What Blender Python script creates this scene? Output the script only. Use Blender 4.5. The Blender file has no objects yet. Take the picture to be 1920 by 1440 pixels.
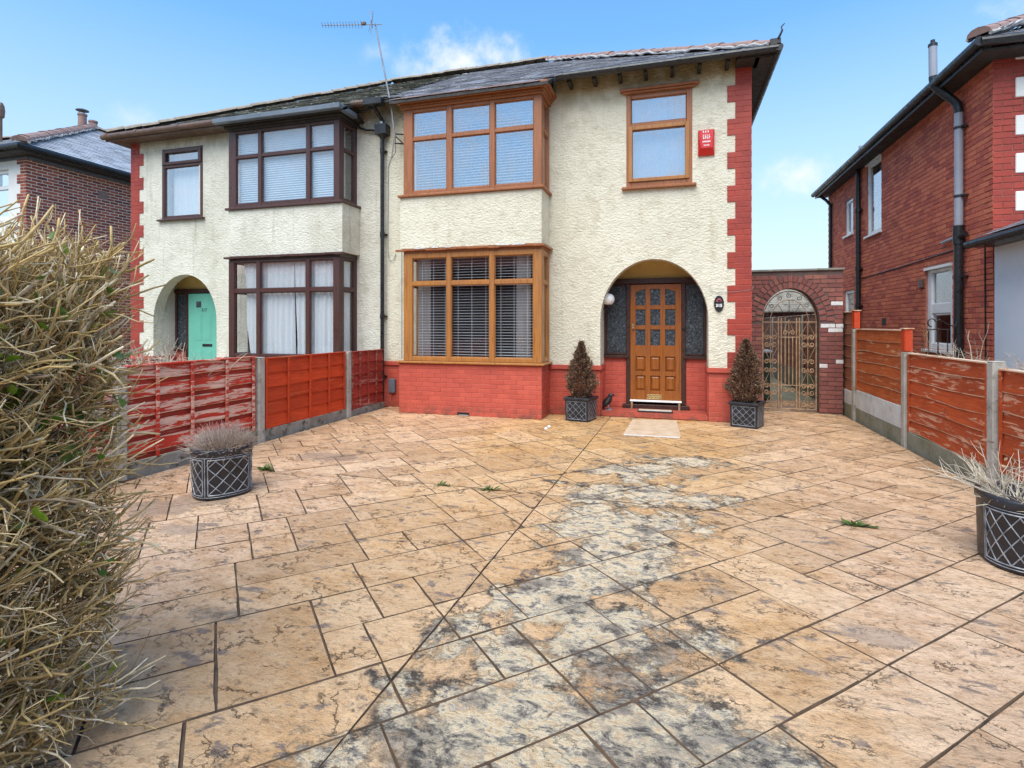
import bpy, bmesh, math, random
from mathutils import Vector, Matrix, noise as mnoise

C = bpy.context.scene.collection
PI = math.pi
R = math.radians
random.seed(7)

# ------------------------------------------------------------------ camera
cam_d = bpy.data.cameras.new('camera')
cam = bpy.data.objects.new('camera', cam_d); C.objects.link(cam)
cam_d.sensor_width = 36.0
cam_d.lens = 36.0 * 1022.84 / 1920.0
cam_d.shift_y = -111.0 / 1920.0
cam_d.clip_start = 0.05
cam_d.clip_end = 2000.0
cam.location = (0, 0, 1.5)
cam.rotation_euler = (R(90), 0, 0.287914)
bpy.context.scene.camera = cam

# ------------------------------------------------------------------ light, sky, exposure
SUN_EL, SUN_AZ = R(58), R(184)         # azimuth clockwise from +Y: sun behind the camera, a little to the left
scn = bpy.context.scene
scn.view_settings.view_transform = 'Standard'
scn.view_settings.look = 'None'
scn.view_settings.exposure = 0.93
scn.view_settings.gamma = 1.0
scn.view_settings.use_curve_mapping = False
scn.render.film_transparent = False
try:
    scn.cycles.max_bounces = 8
    scn.cycles.transparent_max_bounces = 24
    scn.cycles.use_denoising = True
    scn.cycles.denoising_input_passes = 'RGB_ALBEDO_NORMAL'
    scn.cycles.denoising_prefilter = 'NONE'
    scn.cycles.sample_clamp_indirect = 6.0
except Exception:
    pass
world = bpy.data.worlds.new('World'); scn.world = world
world.use_nodes = True
wt = world.node_tree
for n_ in list(wt.nodes): wt.nodes.remove(n_)

def wn(t, ins=None, **pr):
    n = wt.nodes.new(t)
    for k, v in pr.items(): setattr(n, k, v)
    for k, v in (ins or {}).items():
        if isinstance(v, bpy.types.NodeSocket): wt.links.new(v, n.inputs[k])
        else: n.inputs[k].default_value = v
    return n

sky = wn('ShaderNodeTexSky', sky_type='NISHITA', sun_disc=False, sun_elevation=SUN_EL,
         sun_rotation=SUN_AZ, air_density=1.6, dust_density=0.9, ozone_density=2.5)
tcw = wn('ShaderNodeTexCoord')
nzw = wn('ShaderNodeTexNoise', {'Vector': tcw.outputs['Generated'], 'Scale': 26.0, 'Detail': 7.0, 'Roughness': 0.62})
def cloud(c, sx, sz, amp):
    """soft cloud puff around the direction c (unit vector)"""
    d = wn('ShaderNodeVectorMath', {0: tcw.outputs['Generated'], 1: c}, operation='SUBTRACT')
    sc = wn('ShaderNodeVectorMath', {0: d.outputs[0], 1: (1/sx, 1/sx, 1/sz)}, operation='MULTIPLY')
    ln = wn('ShaderNodeVectorMath', {0: sc.outputs[0]}, operation='LENGTH')
    a = wn('ShaderNodeMath', {0: 1.0, 1: ln.outputs['Value']}, operation='SUBTRACT')
    b = wn('ShaderNodeMath', {0: nzw.outputs['Fac'], 1: 0.5}, operation='SUBTRACT')
    e = wn('ShaderNodeMath', {0: b.outputs[0], 1: 2.1, 2: a.outputs[0]}, operation='MULTIPLY_ADD')
    m = wn('ShaderNodeMapRange', {0: e.outputs[0], 1: 0.0, 2: 1.5, 3: 0.0, 4: amp}, clamp=True, interpolation_type='SMOOTHSTEP')
    return m.outputs[0]
cl = None
for c, sx, sz, amp in [((-0.335, 0.836, 0.432), 0.105, 0.052, 1.0), ((-0.285, 0.850, 0.444), 0.075, 0.036, 0.95),
                       ((-0.400, 0.815, 0.420), 0.06, 0.032, 0.8), ((-0.455, 0.780, 0.434), 0.035, 0.022, 0.35),
                       ((0.191, 0.953, 0.236), 0.07, 0.036, 0.95), ((-0.745, 0.598, 0.295), 0.05, 0.03, 0.4),
                       ((0.45, 0.80, 0.40), 0.10, 0.04, 0.6), ((-0.9, 0.25, 0.36), 0.16, 0.06, 0.7),
                       ((0.2, -0.85, 0.42), 0.60, 0.30, 0.85), ((-0.55, -0.7, 0.36), 0.55, 0.26, 0.85),
                       ((0.8, -0.3, 0.4), 0.30, 0.14, 0.7)]:
    o = cloud(c, sx, sz, amp)
    cl = o if cl is None else wn('ShaderNodeMath', {0: cl, 1: o}, operation='MAXIMUM').outputs[0]
# the blue a little paler and cleaner, as through thin high haze
tint = wn('ShaderNodeMix', {0: 1.0, 6: sky.outputs[0], 7: (0.60, 0.98, 1.24, 1)}, data_type='RGBA', blend_type='MULTIPLY')
elev = wn('ShaderNodeSeparateXYZ', {0: tcw.outputs['Generated']})
hzf = wn('ShaderNodeMapRange', {0: elev.outputs[2], 1: 0.0, 2: 0.46, 3: 0.88, 4: 0.02}, clamp=True)
haz = wn('ShaderNodeMix', {0: hzf.outputs[0], 6: tint.outputs[2], 7: (4.15, 4.3, 4.95, 1)}, data_type='RGBA')
mixc_ = wn('ShaderNodeMix', {0: cl, 6: haz.outputs[2], 7: (4.9, 5.1, 5.5, 1)}, data_type='RGBA')
bg = wn('ShaderNodeBackground', {'Color': mixc_.outputs[2], 'Strength': 0.11})
wo = wn('ShaderNodeOutputWorld', {'Surface': bg.outputs[0]})

sun_d = bpy.data.lights.new('sun', 'SUN'); sun = bpy.data.objects.new('sun', sun_d); C.objects.link(sun)
sun_d.energy = 2.5; sun_d.angle = R(58); sun_d.color = (1.0, 0.925, 0.80)
sd = Vector((math.sin(SUN_AZ) * math.cos(SUN_EL), math.cos(SUN_AZ) * math.cos(SUN_EL), math.sin(SUN_EL)))
sun.rotation_euler = sd.to_track_quat('Z', 'Y').to_euler()
sun.location = sd * 60

# ------------------------------------------------------------------ mesh helpers
def origin(o):
    v = Vector((0, 0, 0))
    while o is not None:
        v += o.location; o = o.parent
    return v

def tag(o, label=None, cat=None, group=None, kind=None):
    if label: o['label'] = label
    if cat: o['category'] = cat
    if group: o['group'] = group
    if kind: o['kind'] = kind
    return o

def empty(name, loc, label=None, cat=None, group=None, kind=None):
    o = bpy.data.objects.new(name, None); C.objects.link(o)
    o.location = loc; o.empty_display_size = 0.2
    return tag(o, label, cat, group, kind)

def link(name, me, mat=None, parent=None, loc=None, rot=None, scale=None, **tg):
    o = bpy.data.objects.new(name, me); C.objects.link(o)
    if mat is not None and len(me.materials) == 0: me.materials.append(mat)
    if parent is not None: o.parent = parent
    if loc is not None: o.location = loc
    if rot is not None: o.rotation_euler = rot
    if scale is not None: o.scale = scale
    return tag(o, **tg)

def pydata(name, vs, fs, mat, parent=None, smooth=False, **tg):
    """mesh from world coordinates; parent's location is subtracted"""
    og = origin(parent)
    me = bpy.data.meshes.new(name)
    me.from_pydata([(v[0]-og.x, v[1]-og.y, v[2]-og.z) for v in vs], [], fs)
    me.update()
    if smooth:
        for p in me.polygons: p.use_smooth = True
    return link(name, me, mat, parent, **tg)

class MB:
    """collects shapes in world coordinates and links them as ONE mesh object"""
    def __init__(s): s.bm = bmesh.new()
    def poly(s, pts):
        return s.bm.faces.new([s.bm.verts.new(p) for p in pts])
    def box(s, x0, x1, y0, y1, z0, z1):
        x0, x1 = min(x0, x1), max(x0, x1); y0, y1 = min(y0, y1), max(y0, y1); z0, z1 = min(z0, z1), max(z0, z1)
        v = [s.bm.verts.new(p) for p in ((x0,y0,z0),(x1,y0,z0),(x1,y1,z0),(x0,y1,z0),(x0,y0,z1),(x1,y0,z1),(x1,y1,z1),(x0,y1,z1))]
        for f in ((3,2,1,0),(4,5,6,7),(0,1,5,4),(1,2,6,5),(2,3,7,6),(3,0,4,7)): s.bm.faces.new([v[i] for i in f])
        return s
    def obox(s, c, ax, ay, az):
        """box round c with half-axis vectors"""
        c, ax, ay, az = Vector(c), Vector(ax), Vector(ay), Vector(az)
        v = [s.bm.verts.new(c + a*ax + b*ay + d*az) for d in (-1,1) for a,b in ((-1,-1),(1,-1),(1,1),(-1,1))]
        for f in ((3,2,1,0),(4,5,6,7),(0,1,5,4),(1,2,6,5),(2,3,7,6),(3,0,4,7)): s.bm.faces.new([v[i] for i in f])
        return s
    def prism(s, pts, vec):
        """closed prism: polygon pts (3d) swept by vec"""
        vec = Vector(vec)
        a = [s.bm.verts.new(p) for p in pts]; b = [s.bm.verts.new(Vector(p) + vec) for p in pts]
        n = len(pts)
        s.bm.faces.new(a[::-1]); s.bm.faces.new(b)
        for i in range(n): s.bm.faces.new((a[i], a[(i+1)%n], b[(i+1)%n], b[i]))
        return s
    def tube(s, pts, r, n=8, cap=True, sq=1.0):
        pts = [Vector(p) for p in pts]
        rs = r if isinstance(r, (list, tuple)) else [r]*len(pts)
        t0 = (pts[1]-pts[0]).normalized()
        up = Vector((0,0,1)) if abs(t0.z) < 0.9 else Vector((0,1,0))
        a = t0.cross(up).normalized()
        rings = []
        for i, p in enumerate(pts):
            if i == 0: t = t0
            elif i == len(pts)-1: t = (pts[i]-pts[i-1]).normalized()
            else: t = ((pts[i]-pts[i-1]).normalized() + (pts[i+1]-pts[i]).normalized())
            if t.length < 1e-6: t = t0
            t = t.normalized()
            a = (a - t*a.dot(t))
            if a.length < 1e-6: a = t.orthogonal()
            a.normalize(); b = t.cross(a)
            rings.append([s.bm.verts.new(p + (a*math.cos(2*PI*k/n) + b*math.sin(2*PI*k/n)*sq)*rs[i]) for k in range(n)])
        for i in range(len(rings)-1):
            for k in range(n):
                s.bm.faces.new((rings[i][k], rings[i][(k+1)%n], rings[i+1][(k+1)%n], rings[i+1][k]))
        if cap:
            s.bm.faces.new(rings[0][::-1]); s.bm.faces.new(rings[-1])
        return s
    def lathe(s, prof, c, n=20, sx=1.0, sy=1.0):
        """profile of (radius, z) turned about the vertical through c"""
        rings = []
        for r, z in prof:
            if r < 1e-5: rings.append([s.bm.verts.new((c[0], c[1], c[2]+z))])
            else: rings.append([s.bm.verts.new((c[0]+r*sx*math.cos(2*PI*k/n), c[1]+r*sy*math.sin(2*PI*k/n), c[2]+z)) for k in range(n)])
        for A, B in zip(rings, rings[1:]):
            for k in range(n):
                k2 = (k+1) % n
                if len(A) == 1 and len(B) == 1: continue
                if len(A) == 1: s.bm.faces.new((A[0], B[k2], B[k]))
                elif len(B) == 1: s.bm.faces.new((A[k], A[k2], B[0]))
                else: s.bm.faces.new((A[k], A[k2], B[k2], B[k]))
        return s
    def build(s, name, mat, parent=None, bevel=0.0, smooth=False, segs=1, **tg):
        bm = s.bm
        bmesh.ops.recalc_face_normals(bm, faces=bm.faces)
        if bevel > 0:
            es = [e for e in bm.edges if len(e.link_faces) == 2 and e.calc_face_angle(0) > 0.6]
            bmesh.ops.bevel(bm, geom=es, offset=bevel, segments=segs, affect='EDGES', clamp_overlap=True)
        og = origin(parent)
        if og.length > 0: bmesh.ops.translate(bm, verts=bm.verts, vec=-og)
        me = bpy.data.meshes.new(name); bm.to_mesh(me); bm.free()
        if smooth:
            for p in me.polygons: p.use_smooth = True
        return link(name, me, mat, parent, **tg)

def copy_tree(o, parent=None):
    c = o.copy(); C.objects.link(c); c.parent = parent
    for ch in list(o.children): copy_tree(ch, c)
    return c

# ------------------------------------------------------------------ material helpers
class NT:
    def __init__(s, name):
        s.m = bpy.data.materials.new(name); s.m.use_nodes = True
        s.t = s.m.node_tree
        for n in list(s.t.nodes): s.t.nodes.remove(n)
        s.out = s.t.nodes.new('ShaderNodeOutputMaterial')
        s._geo = None
    def n(s, typ, ins=None, **pr):
        n = s.t.nodes.new('ShaderNode' + typ)
        for k, v in pr.items(): setattr(n, k, v)
        for k, v in (ins or {}).items():
            if isinstance(v, bpy.types.NodeSocket): s.t.links.new(v, n.inputs[k])
            else: n.inputs[k].default_value = v
        return n
    def geo(s):
        if s._geo is None: s._geo = s.n('NewGeometry')
        return s._geo
    def pos(s, sc=(1, 1, 1), rot=(0, 0, 0), loc=(0, 0, 0)):
        return s.n('Mapping', {'Vector': s.geo().outputs['Position'], 'Scale': sc, 'Rotation': rot, 'Location': loc}).outputs[0]
    def noise(s, vec, scale, detail=4.0, rough=0.55, dist=0.0):
        return s.n('TexNoise', {'Vector': vec, 'Scale': scale, 'Detail': detail, 'Roughness': rough, 'Distortion': dist}).outputs['Fac']
    def voro(s, vec, scale, feature='F1', out='Distance', rnd=1.0):
        return s.n('TexVoronoi', {'Vector': vec, 'Scale': scale, 'Randomness': rnd}, feature=feature).outputs[out]
    def ramp(s, fac, stops, interp='LINEAR'):
        r = s.n('ValToRGB', {'Fac': fac}); cr = r.color_ramp; cr.interpolation = interp
        while len(cr.elements) > 1: cr.elements.remove(cr.elements[-1])
        cr.elements[0].position, cr.elements[0].color = stops[0][0], col(stops[0][1])
        for p, c in stops[1:]:
            e = cr.elements.new(p); e.color = col(c)
        return r.outputs['Color']
    def step(s, fac, a, b, lo=0.0, hi=1.0):
        return s.n('MapRange', {0: fac, 1: a, 2: b, 3: lo, 4: hi}, clamp=True, interpolation_type='SMOOTHSTEP').outputs[0]
    def mix(s, fac, a, b, blend='MIX'):
        ins = {0: fac, 6: a if isinstance(a, bpy.types.NodeSocket) else col(a), 7: b if isinstance(b, bpy.types.NodeSocket) else col(b)}
        return s.n('Mix', ins, data_type='RGBA', blend_type=blend).outputs[2]
    def math(s, op, a, b=0.0, c=0.0):
        return s.n('Math', {0: a, 1: b, 2: c}, operation=op).outputs[0]
    def sep(s, vec):
        return s.n('SeparateXYZ', {0: vec}).outputs
    def rnd(s):
        """a random value that differs for each piece, whether its own object or an island of a joined mesh"""
        a = s.n('ObjectInfo').outputs['Random']; b = s.geo().outputs['Random Per Island']
        return s.math('FRACT', s.math('ADD', a, b))
    def bump(s, h, strength=0.3, dist=0.01, normal=None):
        ins = {'Height': h, 'Strength': strength, 'Distance': dist}
        if normal is not None: ins['Normal'] = normal
        return s.n('Bump', ins).outputs[0]
    def bsdf(s, color, rough=0.6, normal=None, spec=0.5, metal=0.0, extra=None):
        ins = {'Base Color': color if isinstance(color, bpy.types.NodeSocket) else col(color), 'Roughness': rough,
               'Specular IOR Level': spec, 'Metallic': metal}
        if normal is not None: ins['Normal'] = normal
        if extra: ins.update(extra)
        b = s.n('BsdfPrincipled', ins)
        s.t.links.new(b.outputs[0], s.out.inputs[0])
        return s.m

def col(c): return (c[0], c[1], c[2], 1.0) if len(c) == 3 else c

def plain(name, c1, c2=None, rough=0.5, scale=6.0, bump=0.0, bscale=40.0, metal=0.0, spec=0.5, stretch=(1, 1, 1), bd=0.006, rv=0.12):
    t = NT(name)
    p = t.pos(stretch)
    f = t.noise(p, scale, 5, 0.6)
    c2 = c2 or tuple(v * 0.75 for v in c1)
    cc = t.ramp(f, [(0.3, c2), (0.68, c1)])
    rg = t.step(t.noise(p, scale * 2.3, 3), 0.3, 0.7, max(0.02, rough - rv), min(1, rough + rv))
    nm = t.bump(t.noise(p, bscale, 5, 0.65), bump, bd) if bump else None
    return t.bsdf(cc, rg, nm, spec, metal)

M = {}
# roughcast render: thrown texture with pits, flecks of dirt, yellowish run stains below the eaves
def render_mat(name, c1, c2, stain, dirt=0.5):
    t = NT(name)
    p = t.pos()
    big = t.noise(p, 0.9, 4, 0.6)
    mid = t.noise(p, 5.5, 5, 0.6)
    base = t.mix(t.step(big, 0.35, 0.7), c1, c2)
    base = t.mix(t.step(mid, 0.46, 0.72, 0, 0.42), base, (c2[0]*0.72, c2[1]*0.70, c2[2]*0.64))
    # vertical rain streaks
    st = t.noise(t.pos((7, 7, 0.55)), 1.0, 4, 0.6)
    z = t.sep(t.geo().outputs['Position'])[2]
    hi = t.step(z, 4.95, 5.5)
    band = t.math('MULTIPLY', t.step(t.noise(t.pos((3, 3, 1.2)), 1.3, 5, 0.65), 0.36, 0.6), hi)
    base = t.mix(t.math('MULTIPLY', band, 0.95), base, stain)
    hi2 = t.math('MULTIPLY', t.step(z, 5.22, 5.48), t.step(t.noise(t.pos((2, 2, 1)), 3.0, 4), 0.25, 0.6, 0.3, 0.9))
    base = t.mix(hi2, base, (stain[0]*0.85, stain[1]*0.78, stain[2]*0.7))
    base = t.mix(t.step(st, 0.55, 0.76, 0, 0.45 * dirt + 0.14), base, (stain[0]*0.9, stain[1]*0.92, stain[2]*0.95))
    # roughcast lumps
    wp = t.n('VectorMath', {0: p, 1: t.n('TexNoise', {'Vector': p, 'Scale': 9.0, 'Detail': 2.0}).outputs['Color']}, operation='ADD').outputs[0]
    flake = t.noise(t.n('Mapping', {'Vector': p, 'Scale': (1, 1, 2.1)}).outputs[0], 17.0, 6, 0.62, 0.6)
    lump = t.voro(p, 30.0, 'SMOOTH_F1')
    fine = t.noise(p, 75.0, 4, 0.7)
    h = t.math('ADD', t.math('MULTIPLY', flake, 1.5), t.math('ADD', t.math('MULTIPLY', lump, -0.5), t.math('MULTIPLY', fine, 0.35)))
    pit = t.step(t.noise(t.pos((1, 1, 2.4), loc=(3, 1, 7)), 24.0, 5, 0.7, 0.8), 0.64, 0.74)
    base = t.mix(t.math('MULTIPLY', pit, 0.35 + 0.3 * dirt), base, (0.20, 0.17, 0.12))
    h = t.math('SUBTRACT', h, t.math('MULTIPLY', pit, 0.4))
    nm = t.bump(h, 0.75, 0.022)
    return t.bsdf(base, 0.9, nm, 0.25)
M['render'] = render_mat('cream_roughcast', (0.77, 0.72, 0.575), (0.69, 0.64, 0.50), (0.48, 0.40, 0.22), 0.25)
M['render2'] = render_mat('weathered_roughcast', (0.76, 0.725, 0.62), (0.64, 0.605, 0.50), (0.40, 0.35, 0.25), 0.8)
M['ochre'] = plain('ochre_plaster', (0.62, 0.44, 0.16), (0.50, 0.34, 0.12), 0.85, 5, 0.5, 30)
M['white_render'] = plain('white_render', (0.78, 0.77, 0.73), (0.70, 0.69, 0.66), 0.85, 3, 0.25, 60)
M['porch_white'] = plain('porch_white_paint', (0.70, 0.75, 0.80), (0.62, 0.68, 0.75), 0.7, 2, 0.15, 50)

# painted brick
def red_paint(name, c1, c2):
    t = NT(name)
    p = t.pos()
    r = t.rnd()
    f = t.noise(p, 3.0, 5, 0.6)
    c = t.mix(t.step(f, 0.3, 0.72), c1, c2)
    c = t.mix(t.math('MULTIPLY', t.step(r, 0.0, 1.0), 0.35), c, (c2[0]*0.8, c2[1]*0.72, c2[2]*0.72))
    run = t.noise(t.pos((16, 16, 1.6)), 1.0, 4, 0.6)
    c = t.mix(t.step(run, 0.55, 0.78, 0, 0.35), c, (c1[0]*0.55, c1[1]*0.7, c1[2]*0.7))
    zz = t.sep(t.geo().outputs['Position'])[2]
    spl = t.math('MULTIPLY', t.step(zz, 0.02, 0.22, 1.0, 0.0), t.step(t.noise(t.pos((2, 2, 3)), 3.0, 6, 0.7), 0.38, 0.62))
    c = t.mix(t.math('MULTIPLY', spl, 0.65), c, (0.13, 0.07, 0.045))
    chip = t.step(t.noise(p, 14.0, 5, 0.7), 0.68, 0.72)
    c = t.mix(t.math('MULTIPLY', chip, 0.45), c, (0.62, 0.36, 0.28))
    nm = t.bump(t.noise(p, 45.0, 6, 0.65), 0.35, 0.008)
    return t.bsdf(c, t.step(f, 0.2, 0.8, 0.42, 0.62), nm, 0.4)
M['red_paint'] = red_paint('red_masonry_paint', (0.56, 0.105, 0.066), (0.46, 0.080, 0.052))
M['red_quoin'] = red_paint('red_quoin_paint', (0.40, 0.055, 0.032), (0.29, 0.042, 0.030))
M['red_back'] = plain('red_painted_mortar', (0.46, 0.082, 0.052), (0.36, 0.062, 0.042), 0.7, 5, 0.3, 60)

def brick(name, stops, rough=0.85, soot=0.4):
    t = NT(name)
    p = t.pos()
    c = t.ramp(t.rnd(), stops, 'LINEAR')
    f = t.noise(p, 30.0, 5, 0.7)
    c = t.mix(t.step(f, 0.45, 0.75, 0, 0.5), c, (0.10, 0.05, 0.04))
    g = t.noise(p, 1.1, 4, 0.6)
    c = t.mix(t.step(g, 0.45, 0.72, 0, soot), c, (0.085, 0.045, 0.042))
    pale = t.step(t.noise(t.pos(loc=(5, 3, 1)), 5.0, 6, 0.7), 0.64, 0.76, 0, 0.35)
    c = t.mix(pale, c, (0.50, 0.33, 0.27))
    nm = t.bump(t.noise(p, 60.0, 5, 0.7), 0.5, 0.008)
    return t.bsdf(c, rough, nm, 0.3)
M['brick_brown'] = brick('brown_red_brick', [(0, (0.20, 0.055, 0.040)), (0.3, (0.36, 0.095, 0.060)), (0.6, (0.45, 0.125, 0.075)), (0.85, (0.29, 0.075, 0.052)), (1, (0.15, 0.05, 0.045))], soot=0.2)
M['brick_orange'] = brick('orange_red_brick', [(0, (0.50, 0.115, 0.070)), (0.35, (0.70, 0.205, 0.110)), (0.7, (0.58, 0.15, 0.09)), (1, (0.42, 0.095, 0.07))], soot=0.15)
M['brick_plum'] = brick('plum_brick', [(0, (0.18, 0.062, 0.055)), (0.4, (0.29, 0.098, 0.078)), (0.75, (0.22, 0.075, 0.066)), (1, (0.35, 0.14, 0.10))], soot=0.35)
M['mortar_pale'] = plain('pale_mortar', (0.82, 0.72, 0.62), (0.66, 0.56, 0.46), 0.95, 8, 0.4, 70)
M['mortar_dark'] = plain('dark_mortar', (0.16, 0.10, 0.085), (0.10, 0.065, 0.055), 0.95, 6, 0.4, 70)
M['mortar_red'] = plain('reddish_mortar', (0.46, 0.21, 0.15), (0.30, 0.12, 0.09), 0.95, 4, 0.4, 70)
M['white_flake'] = plain('flaking_white_paint', (0.75, 0.74, 0.72), (0.55, 0.50, 0.48), 0.8, 25, 0.4, 50)

# slates and tiles
def slate(name, stops, lichen, lcol, rough):
    t = NT(name)
    p = t.pos()
    c = t.ramp(t.rnd(), stops)
    f = t.noise(p, 10.0, 5, 0.65)
    c = t.mix(t.step(f, 0.4, 0.75, 0, 0.6), c, tuple(v * 0.55 for v in stops[0][1]))
    l = t.step(t.noise(t.pos(loc=(2, 9, 4)), 6.0, 6, 0.72), lichen, lichen + 0.08)
    c = t.mix(l, c, lcol)
    nm = t.bump(t.noise(p, 30, 5, 0.6), 0.5, 0.012)
    return t.bsdf(c, t.step(f, 0.3, 0.7, rough - 0.12, rough + 0.1), nm, 0.5)
M['slate'] = slate('blue_grey_slate', [(0, (0.24, 0.24, 0.27)), (0.4, (0.36, 0.36, 0.39)), (0.8, (0.48, 0.48, 0.50)), (1, (0.28, 0.27, 0.31))], 0.60, (0.75, 0.74, 0.70), 0.34)
M['mossy'] = slate('mossy_dark_tile', [(0, (0.07, 0.065, 0.05)), (0.5, (0.11, 0.10, 0.075)), (1, (0.085, 0.09, 0.055))], 0.56, (0.52, 0.50, 0.40), 0.85)
M['slate_pale'] = slate('pale_slate', [(0, (0.40, 0.41, 0.44)), (0.5, (0.54, 0.55, 0.58)), (1, (0.34, 0.34, 0.37))], 0.68, (0.5, 0.5, 0.48), 0.4)
M['terracotta'] = plain('terracotta_ridge', (0.34, 0.215, 0.18), (0.22, 0.14, 0.125), 0.8, 14, 0.4, 50)
M['ridge_pale'] = plain('weathered_ridge', (0.36, 0.30, 0.24), (0.20, 0.17, 0.13), 0.85, 12, 0.4, 50)
M['lime'] = plain('ridge_mortar', (0.52, 0.51, 0.50), (0.30, 0.29, 0.28), 0.9, 20, 0.4, 50)

# wood-grain frames
def wood(name, c1, c2, rough=0.4, axis='Z', sc=1.0):
    t = NT(name)
    k = {'Z': (14, 14, 0.9), 'X': (0.9, 14, 14), 'Y': (14, 0.9, 14)}[axis]
    p = t.pos(tuple(v * sc for v in k))
    f = t.noise(p, 2.6, 5, 0.6, 0.8)
    c = t.ramp(f, [(0.25, c2), (0.5, c1), (0.72, tuple(min(1, v*1.15) for v in c1)), (0.85, c2)])
    g = t.noise(t.pos(), 1.5, 3)
    c = t.mix(t.step(g, 0.4, 0.7, 0, 0.35), c, c2)
    nm = t.bump(f, 0.12, 0.003)
    return t.bsdf(c, t.step(g, 0.3, 0.7, rough - 0.08, rough + 0.12), nm, 0.5)
M['oak'] = wood('golden_oak', (0.40, 0.165, 0.040), (0.23, 0.080, 0.020), 0.38)
M['oak_dark'] = wood('oak_stained_red', (0.33, 0.115, 0.038), (0.19, 0.060, 0.020), 0.4)
M['oak_door'] = wood('oak_door', (0.29, 0.088, 0.015), (0.145, 0.038, 0.008), 0.36)
M['mahogany'] = wood('mahogany_brown', (0.075, 0.030, 0.024), (0.045, 0.018, 0.016), 0.35)
M['dark_wood'] = plain('dark_stained_wood', (0.055, 0.020, 0.014), (0.035, 0.014, 0.011), 0.4, 8)
M['soffit'] = plain('black_brown_soffit', (0.040, 0.032, 0.028), (0.022, 0.019, 0.017), 0.7, 5, 0.3, 20)

def glass(name, refl=0.10, tintc=(0.97, 0.98, 0.985), wob=0.0):
    t = NT(name)
    tr = t.n('BsdfTransparent', {'Color': col(tintc)})
    nm = t.bump(t.noise(t.pos(), 1.6, 2), 0.06, 0.02)
    gl = t.n('BsdfGlossy', {'Color': (0.97, 0.97, 1.0, 1), 'Roughness': 0.015, 'Normal': nm})
    g_ = t.geo()
    dt = t.math('ABSOLUTE', t.n('VectorMath', {0: g_.outputs['Incoming'], 1: g_.outputs['Normal']}, operation='DOT_PRODUCT').outputs['Value'])
    fr = t.math('POWER', t.math('SUBTRACT', 1.0, dt), 5.0)
    fac = t.n('Math', {0: fr, 1: 0.95, 2: 0.045 + refl}, operation='MULTIPLY_ADD', use_clamp=True).outputs[0]
    mx = t.n('MixShader', {0: fac, 1: tr.outputs[0], 2: gl.outputs[0]})
    t.t.links.new(mx.outputs[0], t.out.inputs[0])
    return t.m
M['glass'] = glass('window_glass', 0.07)
M['glass_low'] = glass('clear_window_glass', 0.0)
M['glass_hi'] = glass('reflective_window_glass', 0.20)
t_ = NT('patterned_dark_glass')
p_ = t_.pos()
f_ = t_.noise(p_, 22.0, 4, 0.6, 1.6)
M['pat_glass'] = t_.bsdf(t_.ramp(f_, [(0.3, (0.010, 0.013, 0.016)), (0.55, (0.045, 0.055, 0.065)), (0.75, (0.19, 0.21, 0.23))]), 0.12,
                         t_.bump(f_, 0.7, 0.01), 0.6)

# thin white cloth lets some light through
t_ = NT('white_cloth')
f_ = t_.noise(t_.pos((30, 30, 1)), 1.0, 3)
d_ = t_.n('BsdfDiffuse', {'Color': t_.ramp(f_, [(0.3, (0.84, 0.88, 0.92)), (0.7, (0.93, 0.95, 0.97))])})
l_ = t_.n('BsdfTranslucent', {'Color': (0.7, 0.74, 0.78, 1)})
mx_ = t_.n('MixShader', {0: 0.15, 1: d_.outputs[0], 2: l_.outputs[0]})
t_.t.links.new(mx_.outputs[0], t_.out.inputs[0]); M['cloth'] = t_.m
M['slat'] = plain('white_blind_slat', (0.80, 0.79, 0.82), (0.74, 0.73, 0.77), 0.45, 3)
M['slat_sky'] = plain('slat_with_sky_reflection', (0.37, 0.37, 0.46), (0.30, 0.30, 0.39), 0.45, 3)  # white slats with the lavender grey of reflected sky put into their colour
M['aqua'] = plain('pale_green_patterned_cloth', (0.52, 0.66, 0.60), (0.22, 0.38, 0.36), 0.8, 22)
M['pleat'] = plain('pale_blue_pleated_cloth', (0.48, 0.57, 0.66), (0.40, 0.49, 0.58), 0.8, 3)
M['pane_sky'] = plain('pane_sky_reflection', (0.34, 0.38, 0.47), (0.28, 0.32, 0.41), 0.8, 1.5)  # grey blue of reflected sky, for the sheet behind one upper pane
M['slat_grey'] = plain('grey_blind_slat', (0.40, 0.37, 0.34), (0.30, 0.28, 0.26), 0.45, 3)
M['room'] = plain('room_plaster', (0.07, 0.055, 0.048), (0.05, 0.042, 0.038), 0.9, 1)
M['black'] = plain('black_plastic', (0.020, 0.020, 0.022), (0.012, 0.012, 0.013), 0.35, 6, 0.1, 20)
M['grey_pipe_sheen'] = plain('grey_plastic_and_sky_sheen', (0.34, 0.36, 0.41), (0.27, 0.29, 0.34), 0.45, 4)  # grey pipes and cable; on the soil pipe the grey is painted sky reflection
M['gutter_grey'] = plain('grey_gutter_plastic', (0.16, 0.19, 0.23), (0.11, 0.13, 0.16), 0.4, 4)
M['gutter_brown'] = plain('brown_gutter', (0.16, 0.095, 0.065), (0.09, 0.05, 0.035), 0.5, 6, 0.2, 20)
M['upvc'] = plain('white_frame_plastic', (0.80, 0.80, 0.80), (0.72, 0.72, 0.73), 0.35, 3)
M['galv'] = plain('dull_aluminium', (0.30, 0.30, 0.31), (0.20, 0.20, 0.21), 0.5, 10, metal=0.3)
M['lead'] = plain('lead_flashing', (0.30, 0.31, 0.33), (0.20, 0.21, 0.22), 0.55, 10, 0.3, 20)
M['brass'] = plain('brass', (0.72, 0.58, 0.30), (0.58, 0.44, 0.20), 0.3, 20, metal=0.9)
M['white'] = plain('white_gloss', (0.82, 0.82, 0.80), (0.74, 0.74, 0.72), 0.3, 6)
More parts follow.
